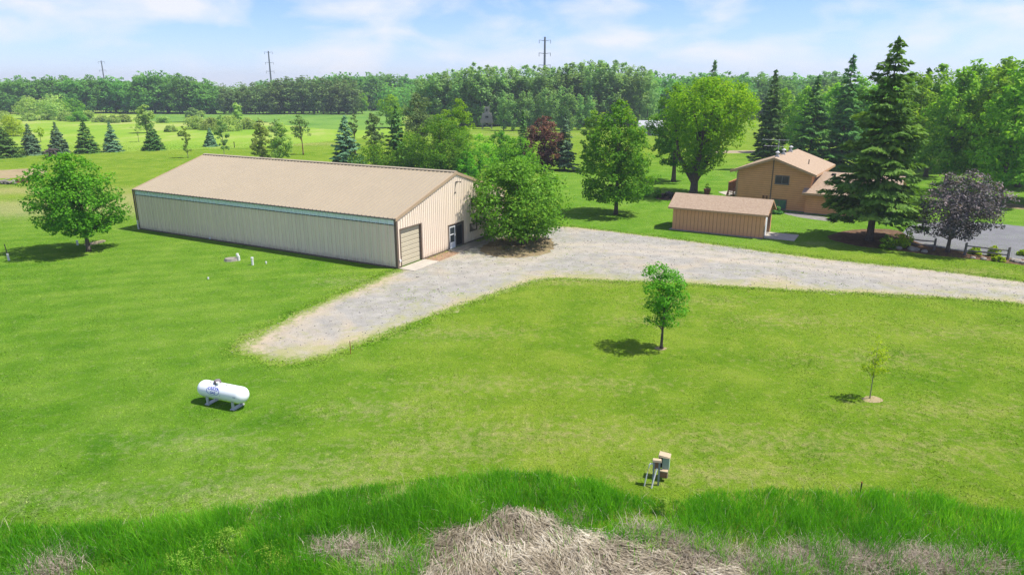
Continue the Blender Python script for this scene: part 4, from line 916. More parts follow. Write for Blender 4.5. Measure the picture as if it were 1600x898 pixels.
def line_pole(label, px, dist, ytop, arms, rad):
    b = Vector(((px - 800) / F_PX * (dist * math.cos(PITCH) + 0), dist, 0)); b.x = (px - 800) / ppm(b) ; h = tall(b, ytop)
    root = tag(empty('power_line_pole', b), label, 'power pole', 'steel power line poles on the skyline')
    MB().tube([(0, 0, 0), (0, 0, h)], [rad * 1.4, rad * .8], 8).build('shaft', M['pole'], root)
    for f in arms:
        z = h - f; ar = MB().tube([(-2.9, 0, z + .35), (0, 0, z), (2.9, 0, z + .35)], [.09, .16, .09], 5).build('cross_arm', M['pole'], root)
        for x in (-2.8, 2.8): MB().tube([(x, 0, z + .3), (x, 0, z - 1.3)], .12, 5).build('insulator', M['pole'], ar)
line_pole('tall steel power pole rising right of the picture middle', 850, 360, 58, (1.8, 7.8, 13.4), .55)
line_pole('steel power pole above the left trees near the barn ridge', 427, 520, 80, (1.0, 8, 14), .55)
line_pole('leaning looking power pole at far left over the oaks', 168, 620, 95, (1.2, 8, 14), .5)
line_pole('tiny distant power pole just right of the left middle pole', 449.5, 900, 119, (1.0, 6), .5)

# ------------------------------------------------------------------ named trees of the middle distance
tree('lawn_maple', 'round green tree standing alone on lawn left of the barn', 139, 393, 238, 74, 'lf_ash', 'round', .20, 95, 260, .30, 11, .19, dx=-14, nlimb=24)
tree('barn_maple', 'broad dense low tree with silvery green leaves at barn door end', 811, 381, 246, 90, 'lf_shiny', 'round', .10, 125, 175, .36, 12, .22, dx=-5, nlimb=20, flat=.8)
tree('yard_maple', 'tall oval green maple standing left of the shed', 962, 335, 156, 63, 'lf_maple', 'pyr', .13, 120, 210, .36, 13, .24, nlimb=20)
tree('cottonwood', 'large bright lime green spreading tree behind the shed', 1083, 304, 121, 80, 'lf_lime', 'vase', .19, 140, 230, .44, 14, .55, dx=18, forks=3, nlimb=26)
tree('cottonwood', 'darker green tree crowding the lime tree on its left', 1052, 284, 132, 46, 'lf_maple', 'oval', .18, 70, 220, .45, 15, .35, dx=-6, nlimb=14)
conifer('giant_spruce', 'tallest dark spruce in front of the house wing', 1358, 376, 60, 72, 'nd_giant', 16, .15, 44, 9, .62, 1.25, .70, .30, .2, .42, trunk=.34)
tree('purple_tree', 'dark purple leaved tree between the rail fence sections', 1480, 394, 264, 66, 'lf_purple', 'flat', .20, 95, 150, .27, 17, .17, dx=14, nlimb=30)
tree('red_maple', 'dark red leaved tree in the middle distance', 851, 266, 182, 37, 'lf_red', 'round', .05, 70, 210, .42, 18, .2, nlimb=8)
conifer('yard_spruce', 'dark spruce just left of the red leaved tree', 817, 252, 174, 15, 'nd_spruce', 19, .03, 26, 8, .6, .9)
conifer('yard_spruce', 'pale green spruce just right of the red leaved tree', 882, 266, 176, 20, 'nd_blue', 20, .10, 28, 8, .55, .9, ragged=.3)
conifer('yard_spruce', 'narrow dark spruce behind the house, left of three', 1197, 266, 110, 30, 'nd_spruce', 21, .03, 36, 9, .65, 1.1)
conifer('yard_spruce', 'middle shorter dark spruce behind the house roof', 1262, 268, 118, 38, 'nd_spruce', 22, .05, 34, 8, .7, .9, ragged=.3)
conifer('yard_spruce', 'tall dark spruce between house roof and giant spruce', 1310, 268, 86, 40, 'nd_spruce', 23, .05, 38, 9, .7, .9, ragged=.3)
tree('young_maple', 'young green maple alone on the lawn below the gravel', 1033, 544, 407, 40, 'lf_ash', 'egg', .24, 60, 120, .17, 24, .085, nlimb=22, lobe=.30)
tree('lawn_sapling', 'thin lime sapling in a dirt ring at lower right lawn', 1359, 622, 524, 23, 'lf_lemon', 'oval', .36, 30, 60, .10, 25, .026, nlimb=16, bark='pale_bark', lobe=.26)
# behind the barn
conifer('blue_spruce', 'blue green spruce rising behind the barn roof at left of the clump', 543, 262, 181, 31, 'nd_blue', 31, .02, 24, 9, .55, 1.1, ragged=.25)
tree('scots_pine', 'brownish pine in the clump behind the barn roof', 586, 250, 176, 19, 'nd_pine', 'column', .25, 40, 110, .4, 32, .16, bark='pine_bark', nlimb=8)
tree('scots_pine', 'small dark pine peeping between blue spruce and brown pine', 556, 246, 178, 13, 'nd_pine', 'oval', .2, 24, 90, .4, 132, .14, bark='pine_bark', nlimb=8)
tree('lilac_bush', 'wide rounded green bush just behind the barn ridge', 588, 268, 220, 40, 'lf_maple', 'dome', .03, 50, 170, .34, 33, .1, cat='bush', nlimb=6)
conifer('vine_spruce', 'ragged olive spruce in the middle of the barn clump', 622, 264, 164, 25, 'nd_spruce', 34, .03, 26, 9, .6, 1.1, ragged=.4, gaps=.1)
tree('lilac_bush', 'green bush between the ragged spruce and the big clump maple', 640, 272, 214, 30, 'lf_maple', 'dome', .03, 46, 170, .34, 133, .1, cat='bush', nlimb=6)
tree('lilac_bush', 'low lime bush at the right foot of the big clump maple', 728, 280, 236, 22, 'lf_sapling', 'dome', .03, 40, 150, .32, 134, .1, cat='bush', nlimb=6)
tree('grey_pine', 'broad grey green pine behind the clump by the barn', 655, 232, 144, 30, 'nd_pine', 'round', .2, 60, 150, .5, 35, .25, bark='pine_bark', nlimb=8)
tree('clump_maple', 'biggest dark green maple in the clump behind the barn', 688, 276, 178, 58, 'lf_maple', 'round', .05, 100, 220, .36, 36, .22, nlimb=12)
tree('lime_tree', 'bright yellow green treetop above the barn clump', 716, 250, 154, 30, 'lf_lime', 'round', .2, 50, 170, .45, 37, .2, nlimb=10)
tree('pale_bush', 'pale yellow green bush close behind the barn ridge', 695, 278, 231, 25, 'lf_sapling', 'dome', .03, 36, 130, .3, 38, .08, cat='bush', nlimb=6)
tree('side_tree', 'mid green tree right of the clump behind barn peak', 750, 270, 208, 36, 'lf_wood', 'dome', .05, 44, 160, .36, 39, .13, nlimb=8)
tree('side_tree', 'dark green tree between clump and dark red tree', 782, 262, 204, 28, 'lf_maple', 'round', .08, 50, 170, .38, 139, .15, nlimb=8)
tree('side_tree', 'yellow green tree behind the low tree at barn door', 806, 286, 214, 40, 'lf_sapling', 'round', .08, 60, 180, .36, 40, .15, nlimb=8)
tree('back_maple', 'green maple half hidden behind the tall oval maple', 925, 268, 172, 24, 'lf_wood', 'round', .12, 44, 150, .45, 41, .2, nlimb=8)
# lawn trees beyond the barn
tree('field_pine', 'open crowned pine with bare leaning trunk beyond barn', 474, 242, 179, 18, 'nd_pine', 'flat', .42, 34, 70, .38, 42, .14, bark='pine_bark', nlimb=16, dx=-4)
tree('crab_apple', 'pale bushy tree beside the open pine beyond barn', 441, 251, 186, 20, 'lf_willow', 'pyr', .08, 48, 190, .34, 43, .1, nlimb=10)
tree('crab_apple', 'pale bushy tree left of its twin beyond barn ridge', 411, 250, 184, 19, 'lf_willow', 'oval', .04, 48, 190, .34, 44, .1, nlimb=10)
tree('field_pine', 'small dark pine behind the two pale bushy trees', 434, 236, 186, 14, 'nd_pine', 'round', .3, 24, 70, .38, 45, .12, bark='pine_bark')
tree('young_tree', 'slim pale young tree at the left end of barn ridge', 294, 247, 193, 9, 'lf_willow', 'column', .16, 36, 120, .30, 46, .06, bark='pale_bark')
tree('young_tree', 'slim green young tree just beyond the barn roof', 351, 246, 180, 12, 'lf_aspen', 'column', .12, 38, 130, .32, 47, .07, bark='pale_bark')
tree('young_tree', 'small thin yellowish tree in the meadow behind spruces', 64, 222, 198, 9, 'lf_lemon', 'vase', .3, 16, 50, .4, 48, .06)
tree('young_tree', 'thin pale tree in the meadow left of the lone spruce', 217, 222, 193, 11, 'lf_willow', 'vase', .35, 14, 40, .4, 49, .06)
# spruce row along the mown edge
for k, (x, y, yt, hw, lab, mt) in enumerate(((4, 246, 190, 33, 'wide spruce cut by the left picture edge', 'nd_spruce'), (51, 242, 194, 17, 'second spruce of the row from the left edge', 'nd_blue'), (93, 239, 192, 17, 'third spruce of the row from the left edge', 'nd_blue'),
        (137, 239, 187, 20, 'largest spruce in the middle of the meadow edge row', 'nd_spruce'), (177, 237, 192, 16, 'fifth bluish spruce of the meadow edge row', 'nd_blue'), (241, 235, 194, 18, 'lone green spruce set apart right of the spruce row', 'nd_spruce'), (330, 229, 201, 12, 'small blue spruce beyond the left end of barn ridge', 'nd_blue'))):
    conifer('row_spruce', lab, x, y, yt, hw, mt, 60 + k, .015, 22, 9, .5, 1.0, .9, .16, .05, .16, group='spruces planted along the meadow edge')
# meadow shrubs and willows
shr = [(48, 186, 150, 22, 'lf_willow', 'tall pale willow clump at far left before the oaks', 'willow'), (86, 187, 147, 24, 'lf_willow', 'tallest willow clump left in front of dark oaks', 'willow'), (116, 185, 154, 18, 'lf_sapling', 'green willow clump right of the tallest willow', 'willow'),
       (18, 213, 180, 18, 'lf_lemon', 'yellow bush at the left edge behind the wide spruce', 'bush'), (230, 208, 164, 13, 'lf_willow', 'pale cream willow tree standing in the meadow', 'willow'), (372, 195, 160, 11, 'lf_willow', 'pale willow tree at the right of the meadow bushes', 'willow'),
       (306, 202, 181, 14, 'lf_willow', 'left of three rounded bushes in the meadow', 'bush'), (331, 203, 183, 13, 'lf_willow', 'middle of three rounded bushes in the meadow', 'bush'), (358, 205, 181, 19, 'lf_willow', 'widest rounded bush right in the meadow', 'bush'), (386, 202, 184, 12, 'lf_willow', 'small grey bush beside the widest meadow bush', 'bush'),
       (47, 189, 177, 10, 'lf_willow', 'low grey bush under the leftmost willow', 'bush'), (73, 188, 176, 8, 'lf_willow', 'low grey bush under the tallest willow', 'bush'), (103, 189, 172, 9, 'lf_willow', 'rounded mauve grey bush under the green willow', 'bush'), (122, 190, 174, 11, 'lf_sapling', 'yellow green mound right of the mauve grey bush', 'bush'),
       (140, 189, 173, 9, 'lf_willow', 'grey bush in the middle of the low bush line', 'bush'), (158, 191, 180, 9, 'lf_willow', 'low olive bush right of the middle of bush line', 'bush'), (177, 192, 180, 9, 'lf_willow', 'pale mound near the right end of bush line', 'bush'), (194, 191, 179, 9, 'lf_willow', 'last rounded bush at right end of bush line', 'bush'),
       (256, 192, 182, 9, 'lf_willow', 'flat pale bush right of the cream willow', 'bush'), (300, 184, 168, 8, 'lf_aspen', 'small green bush on the wet meadow at middle left', 'bush'), (312, 183, 173, 7, 'lf_willow', 'grey bush next to the small wet meadow bush', 'bush'), (330, 178, 163, 6, 'lf_aspen', 'thin green shrub close to the dark pines', 'bush'),
       (406, 172, 147, 15, 'lf_lime', 'bright rounded tree before the far dark pines', 'tree'), (441, 176, 151, 11, 'lf_lime', 'pale green tree right of the bright rounded tree', 'tree'), (566, 178, 144, 10, 'lf_lime', 'light green tree at the far right end of the wet meadow', 'tree'), (612, 200, 148, 22, 'lf_lime', 'bright green tree left of the grey pine', 'tree'), (0, 190, 172, 14, 'lf_willow', 'grey bush touching the left picture edge', 'bush'),
       (268, 206, 196, 7, 'lf_willow', 'tiny straw coloured shrub right of the lone spruce', 'bush'), (283, 213, 206, 3.5, 'lf_willow', 'tiny grey shrub in the open meadow', 'bush')]
for k, (x, y, yt, hw, mt, lab, ct) in enumerate(shr):
    tall_ = ct != 'bush'; hw = hw * (1.1 if tall_ else 1.45)
    tree('meadow_' + ct, lab, x, y, yt, hw, mt, 'round' if tall_ else 'dome', .12 if tall_ else .02, 39 if tall_ else 36, 130 if tall_ else 120, .7 if tall_ else .55, 200 + k, None, cat=ct, nlimb=6, group='shrubs and trees scattered over the meadow', lobe=.3)
conifer('far_spruce', 'small pale spruce before the dark pines across the meadow', 545, 176, 148, 6, 'nd_blue', 77, .02, 14, 7, 1.1, .7)
conifer('far_spruce', 'dark spruce tips showing above the large lime tree', 1108, 215, 96, 21, 'nd_spruce', 78, .2, 30, 7, 1.1, .7)

# small garden shrubs
gsh = [(1523, 397, 386, 11, 'lf_lemon', 'lime shrub behind the left end of the right fence'), (1552, 400, 384, 12, 'lf_lemon', 'largest lime shrub behind the right fence section'), (1560, 408, 400, 9, 'lf_lemon', 'low lime shrub in front of the right fence post'), (1598, 399, 390, 8, 'lf_lemon', 'lime shrub cut by the right picture edge'),
       (1408, 387, 354, 16, 'lf_lemon', 'yellow shrub between giant spruce and paved drive'), (1385, 388, 366, 13, 'lf_maple', 'green shrub under the giant spruce'), (1215, 334, 323, 10, 'nd_spruce', 'dark evergreen shrub below the house basement window'), (1028, 309, 296, 9, 'lf_sapling', 'green shrub at left of the small flower bed'), (1045, 310, 299, 11, 'lf_purple', 'dark purple shrub in the flower bed behind the yard maple'), (1003, 306, 286, 16, 'lf_sapling', 'bushy green shrub right of the tall oval maple')]
for k, (x, y, yt, hw, mt, lab) in enumerate(gsh):
    tree('garden_shrub', lab, x, y, yt, hw, mt, 'dome', .03, 20, 110, .2, 300 + k, .05, cat='shrub', nlimb=5, group='garden shrubs', lobe=.32)
for x, y, r0, lab in ((1033, 544, .45, 'young maple'), (1362, 624, .55, 'lime sapling')):
    a = np.linspace(0, 2 * math.pi, 13)[:-1]; c = G(x, y); sheet('tree_ring', densify([(c.x + math.cos(q) * r0, c.y + math.sin(q) * r0 * .8) for q in a], .12, .05, rng), .006, M['dirt'])

# ------------------------------------------------------------------ woods: prototypes of each kind, then copies
def proto(kind, seed):
    r = np.random.default_rng(seed)
    if kind == 'oak': V, Q, ti, C = crown_arrays(r, 16, 6.2, 1.2, 'round', 70, 80, .95, lobe=.27); mt = 'lf_oak'; tk = (.35, 2)
    elif kind == 'aspen': V, Q, ti, C = crown_arrays(r, 20, 3.3, .8, 'column', 84, 52, .72, lobe=.30, flat=1.15); mt = 'lf_aspen'; tk = (.18, 4)
    elif kind == 'pine': V, Q, ti, C = crown_arrays(r, 16, 3.8, 1.0, 'oval', 52, 52, .8, lobe=.36, flat=.7); mt = 'nd_pine'; tk = (.22, 5)
    elif kind == 'wood': V, Q, ti, C = crown_arrays(r, 17, 5.0, 2.6, 'oval', 170, 112, .55, lobe=.21); mt = 'lf_wood'; tk = (.3, 4)
    elif kind == 'fir': V, Q, ti = conifer_arrays(r, 16, 3.2, .6, 22, 7, 1.0, .8); mt = 'nd_spruce'; tk = (.2, 2); C = np.zeros((0, 3))
    mb = MB(); limb_mb(mb, r, 16, 3.0, tk[0], C, 8, sides=6)
    bme = mb.mesh('b', M['bark'])
    bv = np.zeros(len(bme.vertices) * 3, np.float32); bme.vertices.foreach_get('co', bv); bv = bv.reshape(-1, 3)
    f3, f4 = [], []
    for p_ in bme.polygons:
        vv = list(p_.vertices)
        if len(vv) == 4: f4.append(vv)
        else:
            for i in range(1, len(vv) - 1): f3.append([vv[0], vv[i], vv[i + 1]])
    nb_ = len(bv); faces = [np.array(f4), np.array(f3) if f3 else np.zeros((0, 3), int), Q + nb_]
    mi = np.concatenate([np.ones(len(f4) + len(f3)), np.zeros(len(Q))])
    return mesh_np(kind + '_tree', np.concatenate([bv, V]), faces, [M[mt], M['bark']], np.concatenate([np.zeros(nb_), ti]), mi)
PROTO = {k: [proto(k, 500 + 17 * i + len(k)) for i in range(4)] for k in ('oak', 'aspen', 'pine', 'wood', 'fir')}
BASEH = {'oak': 16, 'aspen': 20, 'pine': 16, 'wood': 17, 'fir': 16}
wr = np.random.default_rng(99)
def plant(kind, label, x, y, h, group, w=1.0, cat='tree'):
    o = add(kind + '_tree', PROTO[kind][wr.integers(4)], None, (x, y, 0), wr.uniform(0, 6.28)); s = h / BASEH[kind]
    o.scale = (s * w, s * w, s); return tag(o, label, cat, group)
def belt(kind, label, group, x0, x1, step, y, depth, rows, htop, jit=.12, w=1.0):
    """rows of trees whose tops follow htop: photo column -> photo row"""
    for rrow in range(rows):
        yy = y + rrow * depth
        x = x0 + wr.uniform(0, step)
        while x < x1:
            b = Vector((0, yy + wr.uniform(-.4, .4) * depth, 0)); b.x = (x - 800) / ppm(b)
            h = tall(b, htop(x)) * wr.uniform(1 - jit, 1 + jit * .6)
            plant(kind, label, b.x, b.y, h, group, w * wr.uniform(.8, 1.35))
            x += step * wr.uniform(.7, 1.3)
li = lambda xs_, ys_: (lambda x: float(np.interp(x, xs_, ys_)))
belt('oak', 'round dark oak in the wood behind the willows at far left', 'oak wood across the meadow', -110, 345, 21, 352, 14, 2, li([-110, 0, 60, 120, 200, 240, 300, 345], [120, 119, 119, 117, 118, 112, 116, 131]), .11)
belt('pine', 'dark grey green pine in the belt across the wet meadow', 'pine belt across the meadow', 345, 560, 13, 345, 10, 2, li([345, 420, 480, 560], [132, 127, 116, 124]), .07, 1.1)
belt('oak', 'rounded green tree on the low rise beyond the pine belt', 'trees on the low rise', 400, 690, 20, 400, 16, 2, li([400, 470, 530, 600, 640, 690], [126, 122, 113, 112, 116, 122]), .03)
belt('aspen', 'pale green aspen in the tall stand behind the clump', 'aspen stand in the middle', 655, 1015, 12, 248, 9, 3, li([655, 700, 745, 800, 870, 905, 950, 990, 1015], [122, 109, 101, 104, 108, 94, 97, 104, 108]), .07, 1.15)
belt('aspen', 'small aspen at the front of the stand by lawn', 'young aspens at the front', 780, 935, 13, 226, 6, 1, li([780, 860, 935], [140, 135, 140]), .14, 1.1)
belt('oak', 'dark bluish tree in the wood behind the house and lime tree', 'wood behind the house', 1005, 1300, 22, 300, 16, 2, li([1005, 1100, 1180, 1240, 1300], [112, 114, 112, 116, 110]), .05)
belt('wood', 'sunlit green tree behind the three spruces', 'trees behind the spruces', 1215, 1420, 36, 150, 14, 1, li([1215, 1330, 1420], [140, 112, 110]), .06)
for k, (x, y, yt, w_) in enumerate(((1412, 284, 112, 1.0), (1446, 276, 100, 1.05), (1475, 300, 104, .95), (1500, 268, 90, 1.1), (1536, 304, 96, 1.0), (1560, 322, 92, .9), (1590, 292, 84, 1.1), (1640, 316, 88, 1.0), (1545, 262, 88, 1.1), (1622, 268, 78, 1.1), (1680, 290, 80, 1.1))):
    b = G(x, y); h = tall(b, yt); plant('wood', ('leafy grove tree closest to the giant spruce', 'leafy grove tree above the left side of the purple tree', 'leafy grove tree right behind the purple tree crown', 'leafy grove tree rising behind the purple tree at centre', 'leafy grove tree with trunk just right of the purple crown', 'leafy grove tree standing in bare earth nearest the paved drive', 'large leafy grove tree near the right picture edge', 'grove tree cut by the right picture edge, front row', 'back row grove tree above the purple tree right side', 'back row grove tree at the right picture edge', 'grove tree outermost beyond the right picture edge')[k], b.x, b.y, h, 'dense grove at right', w_)
for x, y, yt in ((1428, 262, 108), (1586, 262, 74)):
    b = G(x, y); plant('fir', 'dark fir among the leafy grove at right', b.x, b.y, tall(b, yt), 'dense grove at right')
# the wooded country behind, one mass to the horizon
def mass(name, label, x0, x1, y0, y1, h, n, seed, mat):
    r = np.random.default_rng(seed); C = np.stack([r.uniform(x0, x1, n), r.uniform(y0, y1, n)], 1); k = 60
    li_ = np.repeat(np.arange(n), k); d = unit(r.normal(size=(n * k, 3))); rad = r.uniform(4.5, 7.5, n)[li_][:, None]
    zc_ = (h * r.uniform(.45, .85, n))[li_]
    P = np.column_stack([C[li_], zc_]) + d * rad * np.array([1, 1, 1.1]); P[:, 2] = np.clip(P[:, 2], .3, None)
    V, Q = leaf_quads(P, d + np.array([0, 0, .4]) + r.normal(size=d.shape) * .35, 1.3, r, .8)
    o = add(name, mesh_np(name, V, [Q], M[mat], np.repeat(np.clip(r.uniform(.1, .8, n)[li_] * .7 + r.uniform(0, .3, n * k), 0, 1), 4))); return tag(o, label, 'wood', kind='stuff')
mass('far_wood', 'continuous dark wood behind the meadow oaks and pines', -420, -20, 378, 430, 9.5, 420, 801, 'lf_oak')
mass('far_wood', 'continuous wood behind the aspens and the house', -60, 330, 318, 372, 10, 480, 802, 'lf_oak')
mass('far_wood', 'continuous green wood behind the right hand grove', 95, 240, 160, 230, 9, 340, 803, 'lf_wood')
bmh = bmesh.new(); hx = np.linspace(-1800, 1800, 60); prev = None
for x in hx:
    z = 16 + 10 * math.sin(x * .004 + 1) + 6 * math.sin(x * .011); a_ = bmh.verts.new((x, 1500, -1)); b_ = bmh.verts.new((x, 1750, max(z, 6))); c_ = bmh.verts.new((x, 2300, -1))
    if prev: bmh.faces.new((prev[0], a_, b_, prev[1])); bmh.faces.new((prev[1], b_, c_, prev[2]))
    prev = (a_, b_, c_)
me = bpy.data.meshes.new('hills'); bmh.to_mesh(me); bmh.free(); me.materials.append(M['wet']); tag(add('hills', me), kind='structure')

# ------------------------------------------------------------------ grasses
def blades(P, h, w, lean, r, bend=.5, hint=None):
    n = len(P); a = r.uniform(0, 2 * math.pi, n); side = np.stack([np.cos(a), np.sin(a), np.zeros(n)], 1)
    la = r.uniform(0, 2 * math.pi, n); ld = np.stack([np.cos(la), np.sin(la), np.zeros(n)], 1)
    if hint is not None: ld = unit(ld * .6 + hint)
    L = (lean * r.uniform(.2, 1.4, n) * h)[:, None]; up_v = np.array([0, 0, 1.0]); hh = h[:, None]; ww = (w * r.uniform(.7, 1.3, n))[:, None] * .5
    m = P + up_v * hh * .55 + ld * L * .35; tp = P + up_v * hh * (1 - .25 * np.clip(L / hh, 0, 1) ** 2) + ld * L
    V = np.stack([P - side * ww, P + side * ww, m + side * ww * .8, m - side * ww * .8, tp], 1).reshape(-1, 3)
    i = np.arange(n)[:, None] * 5
    return V, i + np.array([[0, 1, 2, 3]]), i + np.array([[3, 2, 4]])
tall_edge_px = [(-260, 850), (-60, 838), (0, 840), (60, 843), (140, 840), (250, 826), (330, 813), (430, 796), (520, 782), (600, 769), (700, 757), (800, 750), (870, 753), (920, 762), (960, 770), (1010, 782), (1060, 784), (1120, 780), (1200, 777), (1340, 781), (1400, 778), (1460, 788), (1520, 807), (1600, 812), (1700, 818), (1860, 820), (1860, 1010), (800, 1060), (-260, 1010)]
tall_poly = np.array([G(x, y if y > 900 else y - (1 if 930 < x < 1100 else 12) - 9 * min(1, max(0, (420 - x) / 300)))[:2] for x, y in tall_edge_px])
reed_px = [(650, 915), (655, 885), (672, 862), (690, 836), (722, 822), (752, 826), (790, 802), (828, 812), (862, 818), (890, 836), (920, 838), (985, 846), (1030, 868), (1090, 872), (1130, 890), (1180, 900), (1220, 1040), (640, 1040)]
reed_poly = densify(np.array([G(*q)[:2] for q in reed_px]), .22, .13, np.random.default_rng(3))
r_ = np.random.default_rng(41)
lo = tall_poly.min(0); hi = tall_poly.max(0)
P = r_.uniform(lo, hi, (210000, 2)); P = P[inside(tall_poly, P)]
# clumps: taller and thicker in some places, thin in others
def vnoise(P, s, seed):
    rr = np.random.default_rng(seed); out = np.zeros(len(P))
    for k in range(10):
        a = rr.uniform(0, 6.28); f = s * rr.uniform(.5, 1.8); out += np.sin((P[:, 0] * math.cos(a) + P[:, 1] * math.sin(a)) * f + rr.uniform(0, 6.28))
    return out / 10 ** .5 / 1.2
n1 = vnoise(P, 2.2, 1); n2 = vnoise(P, 6, 2)
de = dist_poly(tall_poly, P); rim = np.clip(de / .6, .35, 1)
inr = inside(reed_poly, P); dr_ = dist_poly(reed_poly, P)
sparse = np.array([G(x, y)[:2] for x, y in ((1240, 885), (1340, 885), (1440, 885), (1150, 870), (580, 890), (80, 890), (1050, 860), (1540, 880), (500, 860), (900, 815))]); srad = np.array([1.3, 1.3, 1.5, 1.0, 1.0, 1.2, .8, 1.2, .5, .5])
sp = np.zeros(len(P))
for c, s in zip(sparse, srad): sp = np.maximum(sp, np.exp(-((P - c) ** 2).sum(1) / (2 * (s * .6) ** 2)))
keep = (r_.random(len(P)) < np.clip(.72 + .35 * n1 + .15 * n2, .15, 1) * (1 - .72 * sp)) & (~inr | (r_.random(len(P)) < .03 + .22 * (dr_ < .25)))
P, n1, n2, rim, sp = P[keep], n1[keep], n2[keep], rim[keep], sp[keep]
h = (.64 + .18 * n1 + .10 * n2) * rim * r_.uniform(.5, 1.25, len(P)); h = np.clip(h, .14, 1.15)
ti = np.clip(.32 + .16 * n2 + .22 * vnoise(P, .9, 44) + r_.uniform(-.3, .4, len(P)), 0, 1)
V, q4, q3 = blades(np.column_stack([P, np.zeros(len(P))]), h, .018, .6, r_)
tag(add('tall_grass', mesh_np('tall_grass', V, [q4, q3], M['grass_tall'], np.repeat(ti, 5))), 'tall bright green grass along the bottom of the picture', 'grass', kind='stuff')
# dead stems standing among the green
Ps = np.concatenate([c + r_.normal(size=(int(420 * s), 2)) * s * .55 for c, s in zip(sparse, srad)] + [r_.uniform(lo, hi, (5200, 2))]); Ps = Ps[inside(tall_poly, Ps)]
hs_ = r_.uniform(.18, .62, len(Ps)); V, q4, q3 = blades(np.column_stack([Ps, np.zeros(len(Ps))]), hs_, .013, .9, r_)
tag(add('dead_stems', mesh_np('dead_stems', V, [q4, q3], M['grass_dry'], np.repeat(r_.uniform(0, .9, len(Ps)), 5))), 'straw coloured dead stems scattered among the tall grass', 'dead grass', kind='stuff')
# flattened reed mat: long stems combed away from a crest
peak = np.array(G(790, 812)[:2])
def mat_h(P):
    d = P - peak; din = dist_poly(reed_poly, P) * np.where(inside(reed_poly, P), 1, -1)
    return np.clip(.09 + .05 * np.exp(-((d[:, 0] / 1.3) ** 2 + (d[:, 1] / .5) ** 2)) + .06 * vnoise(P, 1.9, 7) + .07 * vnoise(P, 4.5, 9), .01, .4) * np.clip(din / .35 + .35, .1, 1)
lo2, hi2 = reed_poly.min(0) - .2, reed_poly.max(0) + .2
n = 24000; P = r_.uniform(lo2, hi2, (n * 2, 2)); P = P[inside(reed_poly, P) | (dist_poly(reed_poly, P) < .4 * r_.random(len(P)) ** 2)][:n]
rel = P - peak; base_dir = np.where((rel[:, 0] < .25)[:, None], unit(np.stack([.25 * rel[:, 0], -np.ones(len(P))], 1)), unit(np.stack([np.ones(len(P)), -.42 - .25 * np.sin(rel[:, 0] * 1.1)], 1)))
th = vnoise(P, 1.3, 12) * .6 + vnoise(P, 4, 13) * .45 + r_.normal(size=len(P)) * .42
dv = np.stack([base_dir[:, 0] * np.cos(th) - base_dir[:, 1] * np.sin(th), base_dir[:, 0] * np.sin(th) + base_dir[:, 1] * np.cos(th)], 1)
L = r_.uniform(.2, .85, len(P)); wv = np.stack([-dv[:, 1], dv[:, 0]], 1) * (r_.uniform(.004, .012, len(P)))[:, None]
sv = []
lift = r_.uniform(-.02, .12, len(P)); tl = r_.normal(size=len(P)) * .09
for s in (0, .5, 1):
    q = P + dv * (L * (s - .5))[:, None]; z = mat_h(q) + lift + tl * (s - .5) * 2 + .03 * (1 - (2 * s - 1) ** 2)
    sv += [np.column_stack([q - wv, z]), np.column_stack([q + wv, z + .004])]
V = np.stack(sv, 1).reshape(-1, 3); i = np.arange(len(P))[:, None] * 6
Q = np.concatenate([i + np.array([[0, 1, 3, 2]]), i + np.array([[2, 3, 5, 4]])])
tag(add('reed_mat', mesh_np('reed_mat', V, [Q], M['grass_dry'], np.repeat(np.clip(.5 + .25 * vnoise(P, 2.5, 20) + r_.uniform(-.4, .4, len(P)), 0, 1), 6))), 'flattened mat of pale dead reeds at the bottom middle', 'dead reeds', kind='stuff')
gx_ = np.arange(lo2[0], hi2[0], .12); gy_ = np.arange(lo2[1], hi2[1], .12); A_, B_ = np.meshgrid(gx_, gy_); PP = np.stack([A_.ravel(), B_.ravel()], 1)
ins = inside(reed_poly, PP).reshape(A_.shape); zz = mat_h(PP); id_ = np.arange(len(PP)).reshape(A_.shape)
ok = ins[:-1, :-1] & ins[1:, :-1] & ins[:-1, 1:] & ins[1:, 1:]
Q = np.stack([id_[:-1, :-1][ok], id_[:-1, 1:][ok], id_[1:, 1:][ok], id_[1:, :-1][ok]], 1)
tag(add('reed_thatch', mesh_np('reed_thatch', np.column_stack([PP, zz - .02]), [Q], M['mulch'], smooth=True)), 'matted brown thatch under the dead reeds', 'thatch', kind='stuff')
# smaller dead tufts
tuf = [G(x, y)[:2] for x, y in ((545, 862), (1230, 880), (1290, 868), (1330, 886), (1390, 880), (1450, 876), (1180, 892), (1090, 862), (70, 892), (610, 885), (1530, 886), (1060, 850), (1260, 895), (1360, 872), (1420, 892), (1480, 890), (1120, 880), (1010, 838))]
pts = []; 
for c in tuf: pts.append(np.array(c) + r_.normal(size=(1000, 2)) * np.array([.45, .25]))
P = np.concatenate(pts); h = r_.uniform(.12, .5, len(P)); V, q4, q3 = blades(np.column_stack([P, np.zeros(len(P))]), h, .021, 1.6, r_)
tag(add('dead_tufts', mesh_np('dead_tufts', V, [q4, q3], M['grass_dry'], np.repeat(r_.uniform(.45, 1, len(P)), 5))), 'slumped pale dead grass tufts at lower right and left', 'dead grass', kind='stuff')
